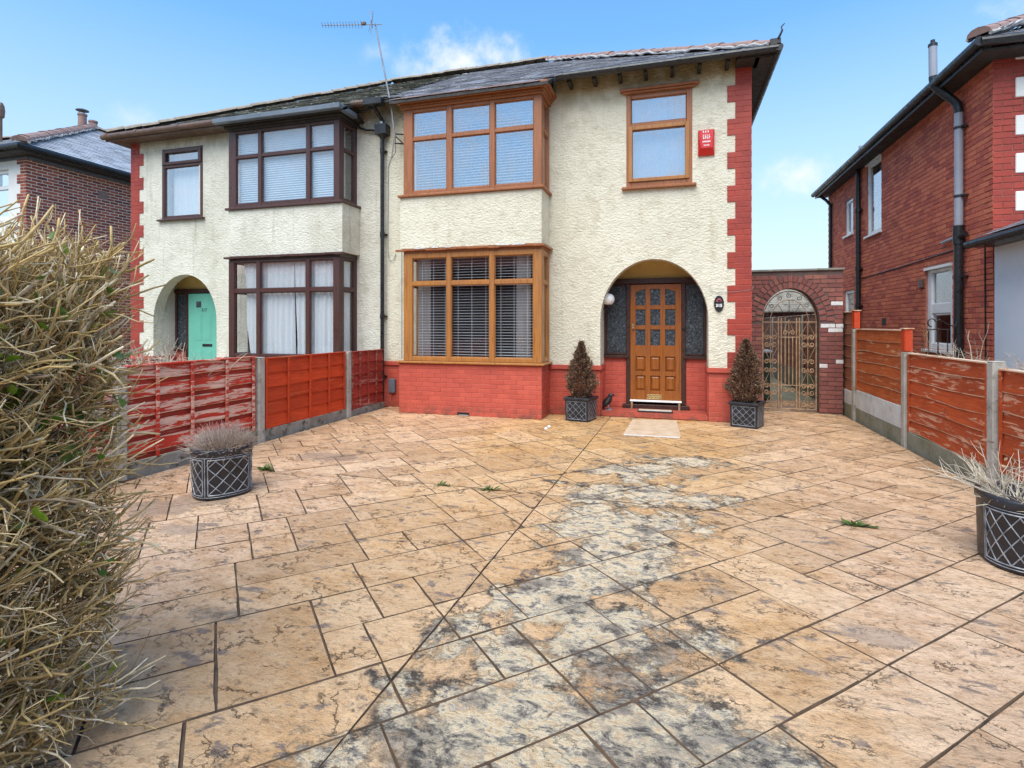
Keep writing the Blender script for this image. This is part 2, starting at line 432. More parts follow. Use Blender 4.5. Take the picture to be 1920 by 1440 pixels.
M['teal'] = plain('mint_green_door_paint', (0.16, 0.50, 0.38), (0.135, 0.44, 0.34), 0.4, 3)
M['alarm_red'] = plain('glossy_red_plastic', (0.62, 0.012, 0.010), (0.52, 0.008, 0.010), 0.28, 4)
M['iron_black'] = plain('black_iron', (0.018, 0.018, 0.02), (0.03, 0.02, 0.018), 0.5, 20, 0.2, 40)
M['iron_tan'] = plain('faded_gilt_iron', (0.48, 0.30, 0.165), (0.20, 0.115, 0.07), 0.6, 12, 0.3, 60)
M['soil'] = plain('dark_soil', (0.03, 0.022, 0.016), (0.014, 0.011, 0.009), 0.95, 30, 0.9, 60)
M['mat_pale'] = plain('pale_worn_stone', (0.60, 0.46, 0.33), (0.46, 0.31, 0.18), 0.7, 7, 0.4, 24)
M['bin'] = plain('dark_green_bin', (0.015, 0.045, 0.035), (0.01, 0.03, 0.025), 0.4, 4)
M['bin_lid'] = plain('grey_bin_lid', (0.38, 0.40, 0.42), (0.3, 0.31, 0.33), 0.45, 4)
# concrete: posts, gravel boards, kerbs
def concrete(name, c1, c2, moss, stainamt):
    t = NT(name)
    p = t.pos()
    f = t.noise(p, 3.2, 6, 0.65)
    c = t.mix(t.step(f, 0.32, 0.68), c1, c2)
    g = t.step(t.noise(t.pos(loc=(4, 4, 4)), 7.0, 6, 0.7), 0.52, 0.66, 0, stainamt)
    c = t.mix(g, c, (0.05, 0.048, 0.035))
    c = t.mix(t.step(t.noise(t.pos((4, 4, 1)), 2.0, 5, 0.6), 0.5, 0.72, 0, 0.5), c, moss)
    nm = t.bump(t.noise(p, 40.0, 6, 0.7), 0.6, 0.01)
    return t.bsdf(c, 0.9, nm, 0.2)
M['concrete'] = concrete('weathered_concrete', (0.46, 0.43, 0.38), (0.34, 0.31, 0.26), (0.25, 0.23, 0.15), 0.5)
M['concrete_dark'] = concrete('stained_concrete', (0.34, 0.32, 0.28), (0.22, 0.20, 0.17), (0.16, 0.15, 0.09), 0.9)
M['concrete_moss'] = concrete('mossy_concrete', (0.26, 0.25, 0.19), (0.19, 0.18, 0.12), (0.16, 0.15, 0.07), 0.3)
M['concrete_pale'] = concrete('whitewashed_concrete', (0.60, 0.60, 0.58), (0.48, 0.47, 0.45), (0.36, 0.35, 0.30), 0.25)

# fence boards: stain over grain, worn pale where the weather has got in
def fence(name, c1, c2, worn, wcol, along='Y', thr=0.62, streak=0.5):
    t = NT(name)
    sc = {'Y': (18, 1.1, 18), 'X': (1.1, 18, 18)}[along]
    g = t.noise(t.pos(sc), 2.2, 6, 0.65, 0.4)
    r = t.rnd()
    c = t.mix(t.step(g, 0.3, 0.7), c1, c2)
    c = t.mix(t.math('MULTIPLY', r, 0.55), c, tuple(v * 0.62 for v in c2))
    kn = t.step(t.noise(t.pos(sc, loc=(3, 5, 2)), 6.0, 4, 0.7), 0.57, 0.70, 0, 0.6)
    c = t.mix(kn, c, tuple(v * 0.40 for v in c2))
    bl = t.noise(t.pos(loc=(1, 2, 3)), 4.0, 5, 0.6)
    c = t.mix(t.step(bl, 0.5, 0.75, 0, streak), c, tuple(v * 0.55 for v in c2))
    sc2 = {'Y': (9, 0.9, 9), 'X': (0.9, 9, 9)}[along]
    w = t.noise(t.pos(sc2, loc=(7, 7, 7)), 2.4, 7, 0.72, 0.6)
    w2 = t.math('ADD', w, t.math('MULTIPLY', t.math('SUBTRACT', t.noise(t.pos(), 2.2, 3), 0.5), 0.25))
    w2 = t.math('ADD', w2, t.math('MULTIPLY', t.math('SUBTRACT', r, 0.5), 0.10))
    c = t.mix(t.step(w2, thr, thr + 0.05, 0, worn), c, t.mix(t.step(g, 0.35, 0.65), wcol, tuple(v * 0.7 for v in wcol)))
    nm = t.bump(g, 0.8, 0.007)
    return t.bsdf(c, 0.62, nm, 0.35)
M['f_flaking'] = fence('flaking_red_paint', (0.60, 0.046, 0.020), (0.46, 0.034, 0.018), 0.92, (0.80, 0.52, 0.40), thr=0.47, streak=0.3)
M['f_flake_rear'] = fence('red_paint_sheltered', (0.44, 0.036, 0.018), (0.34, 0.028, 0.015), 0.5, (0.5, 0.3, 0.25), thr=0.62)
M['f_bright'] = fence('bright_red_stain', (0.66, 0.072, 0.014), (0.50, 0.046, 0.012), 0.55, (0.60, 0.16, 0.06), thr=0.60, streak=0.35)
M['f_dark'] = fence('dull_red_stain', (0.40, 0.044, 0.026), (0.30, 0.034, 0.022), 0.5, (0.5, 0.3, 0.25), thr=0.555, streak=0.4)
M['f_orange'] = fence('orange_stain', (0.56, 0.130, 0.026), (0.36, 0.068, 0.016), 0.75, (0.68, 0.36, 0.18), thr=0.585, streak=0.7)
M['f_orange2'] = fence('orange_red_stain', (0.58, 0.098, 0.020), (0.38, 0.055, 0.014), 0.85, (0.70, 0.38, 0.24), thr=0.57, streak=0.65)
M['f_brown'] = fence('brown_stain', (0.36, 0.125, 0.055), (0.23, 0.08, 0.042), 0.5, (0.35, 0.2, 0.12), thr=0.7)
M['f_edge'] = fence('worn_board_edge', (0.66, 0.38, 0.22), (0.46, 0.18, 0.08), 0.9, (0.80, 0.60, 0.44), thr=0.45)

# imprinted concrete slabs: tan colour hardener, grey release smudges, worn pale strip
def slab_mat():
    t = NT('imprinted_concrete')
    P = t.geo().outputs['Position']
    p = t.pos()
    x, y, _ = t.sep(P)
    n1 = t.noise(p, 1.3, 5, 0.6)
    n2 = t.noise(t.pos((1, 1.6, 1), rot=(0, 0, 0.6)), 5.0, 9, 0.74, 0.15)
    n3 = t.noise(p, 26.0, 6, 0.7)
    c = t.ramp(t.math('ADD', t.math('MULTIPLY', n1, 0.5), t.math('MULTIPLY', n2, 0.5)),
               [(0.32, (0.44, 0.225, 0.083)), (0.44, (0.66, 0.385, 0.182)), (0.56, (0.78, 0.515, 0.292)), (0.70, (0.58, 0.318, 0.128))])
    # the right of the yard and the near left are pinker, the middle more orange
    pk = t.math('ADD', t.step(t.math('ADD', x, t.math('MULTIPLY', n1, 1.4)), 0.9, 2.0, 0, 0.55), t.step(t.math('SUBTRACT', t.math('MULTIPLY', n1, 1.2), x), 2.4, 3.8, 0, 0.6))
    c = t.mix(pk, c, t.mix(t.step(n2, 0.35, 0.65), (0.54, 0.33, 0.215), (0.81, 0.56, 0.41)))
    far = t.step(y, 3.5, 7.5, 0, 0.55)
    c = t.mix(t.math('MULTIPLY', far, t.math('SUBTRACT', 1.0, pk)), c, t.mix(t.step(n2, 0.35, 0.65), (0.50, 0.245, 0.058), (0.72, 0.42, 0.14)))
    r = t.rnd()
    c = t.mix(t.math('MULTIPLY', t.step(r, 0.35, 1.0), 0.42), c, (0.38, 0.215, 0.105))
    c = t.mix(t.math('MULTIPLY', t.step(r, 0.35, 0.0), 0.30), c, (0.84, 0.60, 0.38))
    cn = t.noise(t.pos((1, 1.5, 1), rot=(0, 0, 0.4), loc=(12, 7, 0)), 3.4, 6, 0.62, 0.2)
    crs = t.math('MULTIPLY', t.step(t.math('ABSOLUTE', t.math('SUBTRACT', cn, 0.5)), 0.0, 0.013, 1.0, 0.0), t.step(t.noise(t.pos(loc=(1, 6, 0)), 4.0, 3), 0.47, 0.58))
    c = t.mix(t.math('MULTIPLY', crs, 0.75), c, (0.13, 0.078, 0.05))
    c = t.mix(t.step(n3, 0.50, 0.70, 0, 0.72), c, (0.19, 0.105, 0.055))
    c = t.mix(t.step(t.noise(t.pos(loc=(3, 8, 1)), 19.0, 6, 0.7), 0.56, 0.70, 0, 0.55), c, (0.63, 0.47, 0.31))
    # purplish grey release-agent smudges
    sm = t.noise(t.pos((1.0, 2.0, 1), rot=(0, 0, -0.35), loc=(11, 4, 0)), 4.2, 7, 0.68, 0.3)
    smm = t.step(sm, 0.575, 0.635, 0, 0.85)
    c = t.mix(smm, c, t.mix(t.step(n3, 0.4, 0.6), (0.17, 0.125, 0.105), (0.30, 0.225, 0.18)))
    sp = t.step(t.noise(t.pos(loc=(9, 9, 2)), 13.0, 5, 0.75), 0.645, 0.70, 0, 0.85)
    c = t.mix(sp, c, (0.10, 0.072, 0.055))
    # worn strip where the colour has come off: soft ellipses, ragged by noise
    worn = None
    rag = t.noise(t.pos(loc=(2, 5, 0)), 2.6, 9, 0.74, 0.3)
    for cx, cy, rx, ry, a in [(-0.35, 5.75, 0.45, 0.34, 1.0), (0.18, 6.3, 0.45, 0.26, 0.75), (-0.45, 4.85, 0.50, 0.30, 1.0), (0.0, 4.95, 0.40, 0.30, 0.9),
                              (-0.45, 4.1, 0.42, 0.50, 1.05), (-0.02, 4.3, 0.30, 0.26, 0.9), (-0.40, 3.4, 0.30, 0.45, 1.05), (-0.12, 3.6, 0.25, 0.25, 0.8),
                              (-0.62, 2.85, 0.30, 0.36, 1.05), (-0.35, 2.6, 0.34, 0.34, 1.15), (-0.72, 2.35, 0.34, 0.30, 0.95), (-0.62, 1.95, 0.45, 0.35, 1.1),
                              (-0.20, 2.0, 0.40, 0.36, 1.1), (0.15, 1.95, 0.28, 0.24, 0.85), (0.05, 2.6, 0.16, 0.30, 0.6), (-0.5, 1.4, 0.7, 0.5, 1.0)]:
        dx = t.math('MULTIPLY', t.math('SUBTRACT', x, cx), 1 / rx); dy = t.math('MULTIPLY', t.math('SUBTRACT', y, cy), 1 / ry)
        d = t.math('SQRT', t.math('ADD', t.math('MULTIPLY', dx, dx), t.math('MULTIPLY', dy, dy)))
        v = t.math('MULTIPLY', t.math('SUBTRACT', 1.35, d), a)
        worn = v if worn is None else t.math('SMOOTH_MAX', worn, v, 0.2)
    w = t.math('ADD', worn, t.math('MULTIPLY', t.math('SUBTRACT', rag, 0.5), 6.0))
    wm = t.step(w, 0.22, 0.62)
    q = t.noise(t.pos((1, 1.5, 1), rot=(0, 0, 0.5), loc=(1, 1, 0)), 9.0, 10, 0.78, 0.45)
    wc = t.ramp(q, [(0.34, (0.04, 0.036, 0.034)), (0.40, (0.15, 0.13, 0.12)), (0.45, (0.36, 0.31, 0.25)), (0.51, (0.80, 0.66, 0.45)), (0.57, (0.70, 0.47, 0.26)), (0.62, (0.40, 0.35, 0.29)), (0.68, (0.74, 0.63, 0.48)), (0.78, (0.10, 0.09, 0.08))])
    q2 = t.step(t.noise(t.pos(loc=(6, 2, 0)), 3.0, 5, 0.6), 0.55, 0.62, 0, 0.8)
    wc = t.mix(q2, wc, t.mix(t.step(q, 0.4, 0.6), (0.038, 0.035, 0.035), (0.30, 0.265, 0.235)))
    c = t.mix(t.math('MULTIPLY', wm, 0.92), c, wc)
    # black algae round the edge of the worn part
    ed = t.math('MULTIPLY', t.step(w, -0.15, 0.30), t.math('SUBTRACT', 1.0, t.step(w, 0.5, 0.8)))
    al = t.math('MULTIPLY', ed, t.step(t.noise(t.pos(loc=(8, 1, 0)), 5.0, 6, 0.7), 0.50, 0.60, 0, 0.85))
    c = t.mix(al, c, (0.055, 0.05, 0.048))
    grm = None
    for cx, cy, rx, ry in [(0.12, 2.02, 0.40, 0.24), (-0.88, 1.75, 0.34, 0.2), (-0.25, 2.42, 0.26, 0.22), (-0.03, 2.62, 0.14, 0.3), (0.25, 3.27, 0.18, 0.12), (-2.24, 2.28, 0.24, 0.10), (-0.5, 2.9, 0.24, 0.18), (-0.75, 4.75, 0.3, 0.14), (-0.45, 5.75, 0.4, 0.16), (-0.7, 1.35, 0.4, 0.3)]:
        dx = t.math('MULTIPLY', t.math('SUBTRACT', x, cx), 1 / rx); dy = t.math('MULTIPLY', t.math('SUBTRACT', y, cy), 1 / ry)
        v = t.math('SUBTRACT', 1.0, t.math('SQRT', t.math('ADD', t.math('MULTIPLY', dx, dx), t.math('MULTIPLY', dy, dy))))
        grm = v if grm is None else t.math('MAXIMUM', grm, v)
    gm = t.step(t.math('ADD', grm, t.math('MULTIPLY', t.math('SUBTRACT', t.noise(t.pos(loc=(7, 3, 0)), 5.5, 9, 0.76, 0.3), 0.5), 4.0)), 0.15, 0.85, 0, 0.66)
    c = t.mix(gm, c, t.mix(t.step(q, 0.42, 0.60), (0.034, 0.031, 0.030), (0.36, 0.32, 0.27)))
    # damp patches near the round pot on the left
    pud = None
    for cx, cy, rx, ry in [(-3.45, 3.15, 0.24, 0.12), (-4.05, 3.45, 0.36, 0.20), (-3.9, 3.75, 0.3, 0.2), (-3.75, 5.35, 0.5, 0.22), (0.95, 3.02, 0.2, 0.1)]:
        dx = t.math('MULTIPLY', t.math('SUBTRACT', x, cx), 1 / rx); dy = t.math('MULTIPLY', t.math('SUBTRACT', y, cy), 1 / ry)
        v = t.math('SUBTRACT', 1.0, t.math('SQRT', t.math('ADD', t.math('MULTIPLY', dx, dx), t.math('MULTIPLY', dy, dy))))
        pud = v if pud is None else t.math('MAXIMUM', pud, v)
    pm = t.step(t.math('ADD', pud, t.math('MULTIPLY', t.math('SUBTRACT', rag, 0.5), 1.6)), 0.05, 0.3)
    c = t.mix(t.math('MULTIPLY', pm, 0.55), c, (0.17, 0.145, 0.125))
    # relief: riven slate texture with ridges
    rel = t.noise(t.pos((1, 1.7, 1), rot=(0, 0, 0.7)), 7.0, 9, 0.72, 0.25)
    rel2 = t.noise(t.pos((1.6, 1, 1), rot=(0, 0, -0.3), loc=(4, 0, 0)), 2.6, 6, 0.62, 0.15)
    h = t.math('ADD', t.math('ADD', rel, t.math('MULTIPLY', rel2, 0.8)), t.math('MULTIPLY', n3, 0.22))
    h = t.math('SUBTRACT', h, t.math('MULTIPLY', crs, 0.35))
    h = t.math('ADD', h, t.math('MULTIPLY', wm, t.math('MULTIPLY', q, 0.5)))
    nm = t.bump(h, t.math('SUBTRACT', 1.0, t.math('MULTIPLY', pm, 0.7)), 0.04)
    rg = t.math('SUBTRACT', t.step(n2, 0.25, 0.75, 0.32, 0.55), t.math('MULTIPLY', pm, 0.26))
    return t.bsdf(c, t.math('ADD', rg, t.math('MULTIPLY', wm, 0.32)), nm, 0.3)
M['slab'] = slab_mat()
M['joint'] = plain('dirty_joint', (0.20, 0.125, 0.075), (0.08, 0.055, 0.038), 0.95, 9, 0.5, 60)
M['ground'] = plain('bare_ground', (0.16, 0.14, 0.10), (0.09, 0.085, 0.055), 0.95, 1.5, 0.6, 20)
M['path'] = concrete('green_stained_path', (0.40, 0.36, 0.25), (0.31, 0.29, 0.19), (0.20, 0.20, 0.09), 0.4)
M['asphalt'] = plain('asphalt', (0.07, 0.07, 0.07), (0.045, 0.045, 0.045), 0.9, 3, 0.5, 80)

# planters
t_ = NT('charcoal_faux_lead')
f_ = t_.noise(t_.pos(), 9, 5, 0.6)
M['charcoal'] = t_.bsdf(t_.ramp(f_, [(0.3, (0.009, 0.010, 0.014)), (0.7, (0.024, 0.026, 0.034))]), t_.step(f_, 0.3, 0.7, 0.3, 0.5), t_.bump(t_.noise(t_.pos(), 60, 4), 0.2, 0.004), 0.5)
M['silver'] = plain('brushed_silver_edge', (0.40, 0.41, 0.44), (0.09, 0.095, 0.105), 0.45, 16, metal=0.2)

# plants
def leafy(name, stops, rough=0.6, trans=0.25):
    t = NT(name)
    c = t.ramp(t.rnd(), stops)
    c = t.mix(t.step(t.noise(t.pos(), 40, 3), 0.4, 0.7, 0, 0.4), c, tuple(v * 0.6 for v in stops[0][1]))
    b = t.n('BsdfPrincipled', {'Base Color': c, 'Roughness': rough, 'Specular IOR Level': 0.4})
    if trans:
        tl = t.n('BsdfTranslucent', {'Color': c})
        mx = t.n('MixShader', {0: trans, 1: b.outputs[0], 2: tl.outputs[0]})
        t.t.links.new(mx.outputs[0], t.out.inputs[0])
    else: t.t.links.new(b.outputs[0], t.out.inputs[0])
    return t.m
M['twig'] = leafy('hedge_twig', [(0, (0.22, 0.14, 0.055)), (0.25, (0.62, 0.44, 0.19)), (0.5, (0.42, 0.30, 0.11)), (0.72, (0.76, 0.60, 0.35)), (0.9, (0.86, 0.74, 0.53)), (1, (0.18, 0.10, 0.06))], 0.6, 0)
M['twig_pale'] = leafy('bare_pale_twig', [(0, (0.50, 0.42, 0.31)), (0.5, (0.62, 0.54, 0.42)), (1, (0.36, 0.29, 0.22))], 0.6, 0)
M['lavender'] = leafy('dead_lavender', [(0, (0.36, 0.26, 0.20)), (0.4, (0.52, 0.41, 0.32)), (0.7, (0.42, 0.31, 0.29)), (1, (0.64, 0.54, 0.40))], 0.7, 0)
M['dead'] = leafy('dead_conifer', [(0, (0.075, 0.040, 0.028)), (0.3, (0.17, 0.095, 0.055)), (0.6, (0.27, 0.165, 0.095)), (0.85, (0.13, 0.065, 0.043)), (1, (0.42, 0.29, 0.18))], 0.7, 0.1)
M['leaf'] = leafy('hedge_leaf', [(0, (0.10, 0.22, 0.025)), (0.3, (0.22, 0.36, 0.03)), (0.55, (0.07, 0.15, 0.035)), (0.75, (0.20, 0.24, 0.06)), (1, (0.32, 0.42, 0.05))], 0.4, 0.35)
M['leaf_dark'] = leafy('ivy_leaf', [(0, (0.08, 0.15, 0.03)), (0.5, (0.16, 0.24, 0.06)), (1, (0.13, 0.18, 0.05))], 0.35, 0.2)
M['leaf_brown'] = leafy('dry_leaf', [(0, (0.16, 0.05, 0.025)), (0.5, (0.30, 0.17, 0.06)), (1, (0.36, 0.25, 0.12))], 0.6, 0.2)
M['petal'] = plain('pale_petal', (0.80, 0.72, 0.76), (0.70, 0.58, 0.66), 0.5, 10)
M['weed'] = leafy('weed', [(0, (0.05, 0.09, 0.02)), (0.5, (0.10, 0.17, 0.03)), (1, (0.16, 0.22, 0.06))], 0.5, 0.3)
# ------------------------------------------------------------------ helpers for walls made of pieces
FX, FC, FS = 1022.84, math.cos(0.287914), math.sin(0.287914)
def seen(X, Y, Z, m=30):
    """distance from the viewpoint, +1000 when the point lies outside the picture"""
    fw = -FS*X + FC*Y; rr = FC*X + FS*Y
    if fw < 0.1: return 5000
    u = 960 + FX*rr/fw; v = 609 - FX*(Z-1.5)/fw
    return fw + (0 if (-m < u < 1920+m and -m < v < 1440+m) else 1000)

_bm_cache = {}
def brick_mesh(axis, sgn, L, H, proud, chamfer=0.004):
    key = (axis, sgn, round(L, 3), round(H, 3), round(proud, 4))
    if key in _bm_cache: return _bm_cache[key].copy() if False else _bm_cache[key]
    a, b = L/2, H/2; c = chamfer
    ring = [(-a,-b,-0.004),(a,-b,-0.004),(a,b,-0.004),(-a,b,-0.004),
            (-a,-b,proud-c*.6),(a,-b,proud-c*.6),(a,b,proud-c*.6),(-a,b,proud-c*.6),
            (-a+c,-b+c,proud),(a-c,-b+c,proud),(a-c,b-c,proud),(-a+c,b-c,proud)]
    def mp(u, z, d): return (u, sgn*d, z) if axis == 'Y' else (sgn*d, u, z)
    vs = [mp(*q) for q in ring]
    fs = [(8,9,10,11)] + [(k, (k+1)%4, 4+(k+1)%4, 4+k) for k in range(4)] + [(4+k, 4+(k+1)%4, 8+(k+1)%4, 8+k) for k in range(4)]
    flip = (axis == 'Y') == (sgn > 0)
    if flip: fs = [f[::-1] for f in fs]
    me = bpy.data.meshes.new('brick'); me.from_pydata(vs, [], fs); me.update()
    _bm_cache[key] = me
    return me

def brickwork(parent, axis, plane, sgn, u0, u1, z0, z1, mat, spans=None, L=0.215, H=0.065, J=0.010, proud=0.006,
              limit=300, name='brick', bond=0.5, jitter=0.0015, pick=None, collect=None):
    """courses of bricks on a vertical plane; the nearest become single objects, the rest one joined part"""
    pitch = H + J
    rows = int((z1 - z0 + 1e-4) / pitch)
    out = []
    for r in range(rows):
        za = z0 + r*pitch; zc = za + pitch/2
        allowed = spans(za, za+pitch) if spans else [(u0, u1)]
        off = (L+J)*bond if r % 2 else 0.0
        for (a, b) in allowed:
            k = math.floor((a - u0 + off)/(L+J))
            u = u0 - off + k*(L+J)
            while u < b - 0.001:
                p, q = max(u, a), min(u+L, b)
                if q - p > 0.025: out.append(((p+q)/2, zc, q-p))
                u += L+J
    def W3(u, z): return (u, plane, z) if axis == 'Y' else (plane, u, z)
    out = [(seen(*W3(u, z)), u, z, l) for u, z, l in out]
    out.sort()
    if collect is not None:
        collect.extend([(d, axis, plane, sgn, u, z, l, H, proud, mat, name, pick) for d, u, z, l in out]); return
    lay_bricks([(d, axis, plane, sgn, u, z, l, H, proud, mat, name, pick) for d, u, z, l in out], parent, limit)

def lay_bricks(lst, parent, limit):
    lst.sort(key=lambda q: q[0])
    og = origin(parent)
    rest = {}
    for i, (d, axis, plane, sgn, u, z, l, H, proud, mat, name, pick) in enumerate(lst):
        jd = random.uniform(-0.0015, 0.0025)
        loc = Vector((u, plane + sgn*jd, z)) if axis == 'Y' else Vector((plane + sgn*jd, u, z))
        l2 = round(l*200)/200 if l < 0.21 else l
        me = brick_mesh(axis, sgn, l2, H, proud)
        m = mat
        if pick:
            pm = pick(u, z)
            if pm is not None: m = pm
        if i < limit and d < 900:
            o = bpy.data.objects.new(name, me); C.objects.link(o)
            if len(me.materials) == 0: me.materials.append(None)
            o.material_slots[0].link = 'OBJECT'; o.material_slots[0].material = m
            o.parent = parent; o.location = loc - og
        else:
            vs, fs, _ = rest.setdefault(m.name, ([], [], m)); n0 = len(vs)
            vs.extend([tuple(v.co + loc) for v in me.vertices]); fs.extend([tuple(n0+k for k in p.vertices) for p in me.polygons])
    for vs, fs, m in rest.values():
        pydata('bricks', vs, fs, m, parent, kind='stuff')

def slates(parent, O, ux, us, inside, tmax, smin, smax, mat, w=0.30, g=0.20, th=0.008, limit=300, name='slate', jit=0.012, lift=0.012, ln=1.85):
    O, ux, us = Vector(O), Vector(ux).normalized(), Vector(us).normalized()
    n = ux.cross(us); 
    if n.z < 0: n = -n
    lst = []
    r = 0; t = 0.0
    while t < tmax:
        s = smin + (w/2 if r % 2 else 0)
        while s < smax:
            if inside(s + w/2, t + g*0.5): lst.append((s + w/2, t))
            s += w
        t += g; r += 1
    L_ = g*ln
    variants = []
    for k in range(5):
        a = w/2 - 0.003
        j = [random.uniform(-jit, jit) for _ in range(4)]
        vs = [(-a, j[0], lift), (a, j[1], lift), (a, L_, 0.001), (-a, L_, 0.001), (-a, j[0], lift-th), (a, j[1], lift-th), (a, L_, -th*0.4), (-a, L_, -th*0.4)]
        fs = [(0,1,2,3), (4,5,1,0), (5,6,2,1), (7,4,0,3)]
        me = bpy.data.meshes.new(name); me.from_pydata(vs, [], fs); me.update(); me.materials.append(mat); variants.append(me)
    rotm = Matrix((ux, us, n)).transposed()
    og = origin(parent)
    items = []
    for s, t in lst:
        p = O + ux*s + us*t
        items.append((seen(*p), s, t, p))
    items.sort(key=lambda q: q[0])
    vs, fs = [], []
    for i, (d, s, t, p) in enumerate(items):
        me = random.choice(variants)
        rz = Matrix.Rotation(random.uniform(-0.012, 0.012), 3, n) @ Matrix.Rotation(random.uniform(-0.02, 0.02), 3, ux)
        mw = Matrix.Translation(p + n*random.uniform(0, 0.004)) @ (rz @ rotm).to_4x4()
        if i < limit and d < 900:
            o = bpy.data.objects.new(name, me); C.objects.link(o); o.parent = parent
            o.matrix_local = Matrix.Translation(-og) @ mw
        else:
            n0 = len(vs); vs.extend([tuple(mw @ v.co) for v in me.vertices]); fs.extend([tuple(n0+k for k in q.vertices) for q in me.polygons])
    if vs: pydata(name + 's', vs, fs, mat, parent, kind='stuff')

def ridge_tiles(parent, A, B, mat, name='ridge_tile', r=0.115, L=0.34, lime=True, updir=None, cap=200):
    A, B = Vector(A), Vector(B)
    d = (B - A); tot = d.length; d.normalize()
    side = d.cross(Vector((0, 0, 1))).normalized(); up = side.cross(d)
    vs, fs = [], []
    N = 7
    for e, rr in ((0.0, r*1.06), (L*0.96, r*0.98)):
        for k in range(N):
            a = PI*k/(N-1) - PI/2
            vs.append((e, rr*math.sin(a), rr*math.cos(a)*0.72))
    fs = [(k, k+1, N+k+1, N+k) for k in range(N-1)] + [tuple(range(N))[::-1], tuple(range(N, 2*N))]
    me = bpy.data.meshes.new(name); me.from_pydata(vs, [], fs); me.update(); me.materials.append(mat)
    rot = Matrix((d, side, up)).transposed()
    og = origin(parent)
    n = max(1, int(math.ceil(tot/L - 0.02))); st_ = tot/n
    for k in range(n):
        o = bpy.data.objects.new(name, me); C.objects.link(o); o.parent = parent
        p = A + d*(k*st_) + up*random.uniform(-0.008, 0.012)
        o.matrix_local = Matrix.Translation(p - og) @ (Matrix.Rotation(random.uniform(-0.03, 0.03), 3, side) @ rot).to_4x4()
    if lime:
        mb = MB()
        for sg in (-1, 1):
            pts = []
            k = 0.0
            while k <= tot:
                pts.append(A + d*k + side*sg*(r*0.98 + random.uniform(-0.012, 0.03)) - up*random.uniform(-0.005, 0.03)); k += 0.12
            mb.tube(pts, [random.uniform(0.008, 0.034) for _ in pts], 6)
        mb.build('ridge_mortar', M['lime'], parent)

class Fr:
    """a vertical reference plane: kind 'F' faces -Y (a = x), kind 'S' is a side (a = y); depth d runs inwards"""
    def __init__(s, kind, plane, sgn=1, mx=None):
        s.kind, s.plane, s.sgn, s.mx = kind, plane, sgn, mx or (lambda x: x)
    def box(s, mb, a0, a1, d0, d1, z0, z1):
        if s.kind == 'F': mb.box(s.mx(a0), s.mx(a1), s.plane + d0, s.plane + d1, z0, z1)
        else:
            x0, x1 = s.mx(s.plane - s.sgn*d0), s.mx(s.plane - s.sgn*d1)
            mb.box(x0, x1, a0, a1, z0, z1)

def comp(lo, hi, cuts):
    r = []; c = lo
    for a, b in sorted(cuts):
        if a > c + 1e-5: r.append((c, a))
        c = b
    if hi > c + 1e-5: r.append((c, hi))
    return r

def window(parent, fr, a0, a1, z0, z1, cols, rows, mat, gl, depth=0.07, bevel=0.007, name='window', label=None, skip=(), d0=0.0, sash=None):
    """frame as one mesh, every pane a sub-part"""
    mb = MB()
    for a, b in comp(a0, a1, cols): fr.box(mb, a, b, d0, d0+depth, z0, z1)
    for i, (ca, cb) in enumerate(cols):
        for a, b in comp(z0, z1, rows): fr.box(mb, ca, cb, d0+0.004, d0+depth-0.004, a, b)
        for j, (ra, rb) in enumerate(rows):     # glazing beads
            e = 0.012
            fr.box(mb, ca, ca+e, d0+0.016, d0+0.05, ra, rb); fr.box(mb, cb-e, cb, d0+0.016, d0+0.05, ra, rb)
            fr.box(mb, ca+e, cb-e, d0+0.017, d0+0.05, ra, ra+e); fr.box(mb, ca+e, cb-e, d0+0.017, d0+0.05, rb-e, rb)
    w = mb.build(name, mat, parent, bevel=bevel, label=label)
    for (ca, cb) in cols:
        for (ra, rb) in rows:
            p = MB(); fr.box(p, ca+0.004, cb-0.004, d0+0.034, d0+0.040, ra+0.004, rb-0.004)
            p.build('pane', gl, w)
    return w

def wall_boxes(mb, fr, a0, a1, z0, z1, d0, d1, holes):
    """rectangular wall with rectangular holes, as abutting blocks"""
    xs = sorted({a0, a1, *[h[0] for h in holes], *[h[1] for h in holes]})
    xs = [x for x in xs if a0 <= x <= a1]
    for xa, xb in zip(xs, xs[1:]):
        xm = (xa+xb)/2
        hz = [(max(z0, h[2]), min(z1, h[3])) for h in holes if h[0] < xm < h[1]]
        for za, zb in comp(z0, z1, hz): fr.box(mb, xa, xb, d0, d1, za, zb)

def arch_fill(mb, P, c, hw, zs, rise, top, y0, y1, n=28):
    """wall between an elliptical arch and the line z = top; P maps x"""
    pts = [(c + hw*math.cos(PI - PI*k/n), zs + rise*math.sin(PI*k/n)) for k in range(n+1)]
    for (xa, za), (xb, zb) in zip(pts, pts[1:]):
        mb.prism([(P(xa), y0, za), (P(xb), y0, zb), (P(xb), y0, top), (P(xa), y0, top)], (0, y1-y0, 0))

def text(s, size, loc, rot, mat, parent, name='lettering', depth=0.002, bold=0.0, align='CENTER'):
    cu = bpy.data.curves.new(name, 'FONT'); cu.body = s; cu.size = size; cu.extrude = depth; cu.offset = bold
    cu.align_x = align; cu.align_y = 'CENTER'; cu.resolution_u = 3
    tmp = bpy.data.objects.new('t', cu); C.objects.link(tmp)
    dg = bpy.context.evaluated_depsgraph_get()
    me = bpy.data.meshes.new_from_object(tmp.evaluated_get(dg))
    bpy.data.objects.remove(tmp); me.name = name
    me.materials.clear(); me.materials.append(mat)
    o = link(name, me, None, parent)
    o.location = Vector(loc) - origin(parent); o.rotation_euler = rot
    return o

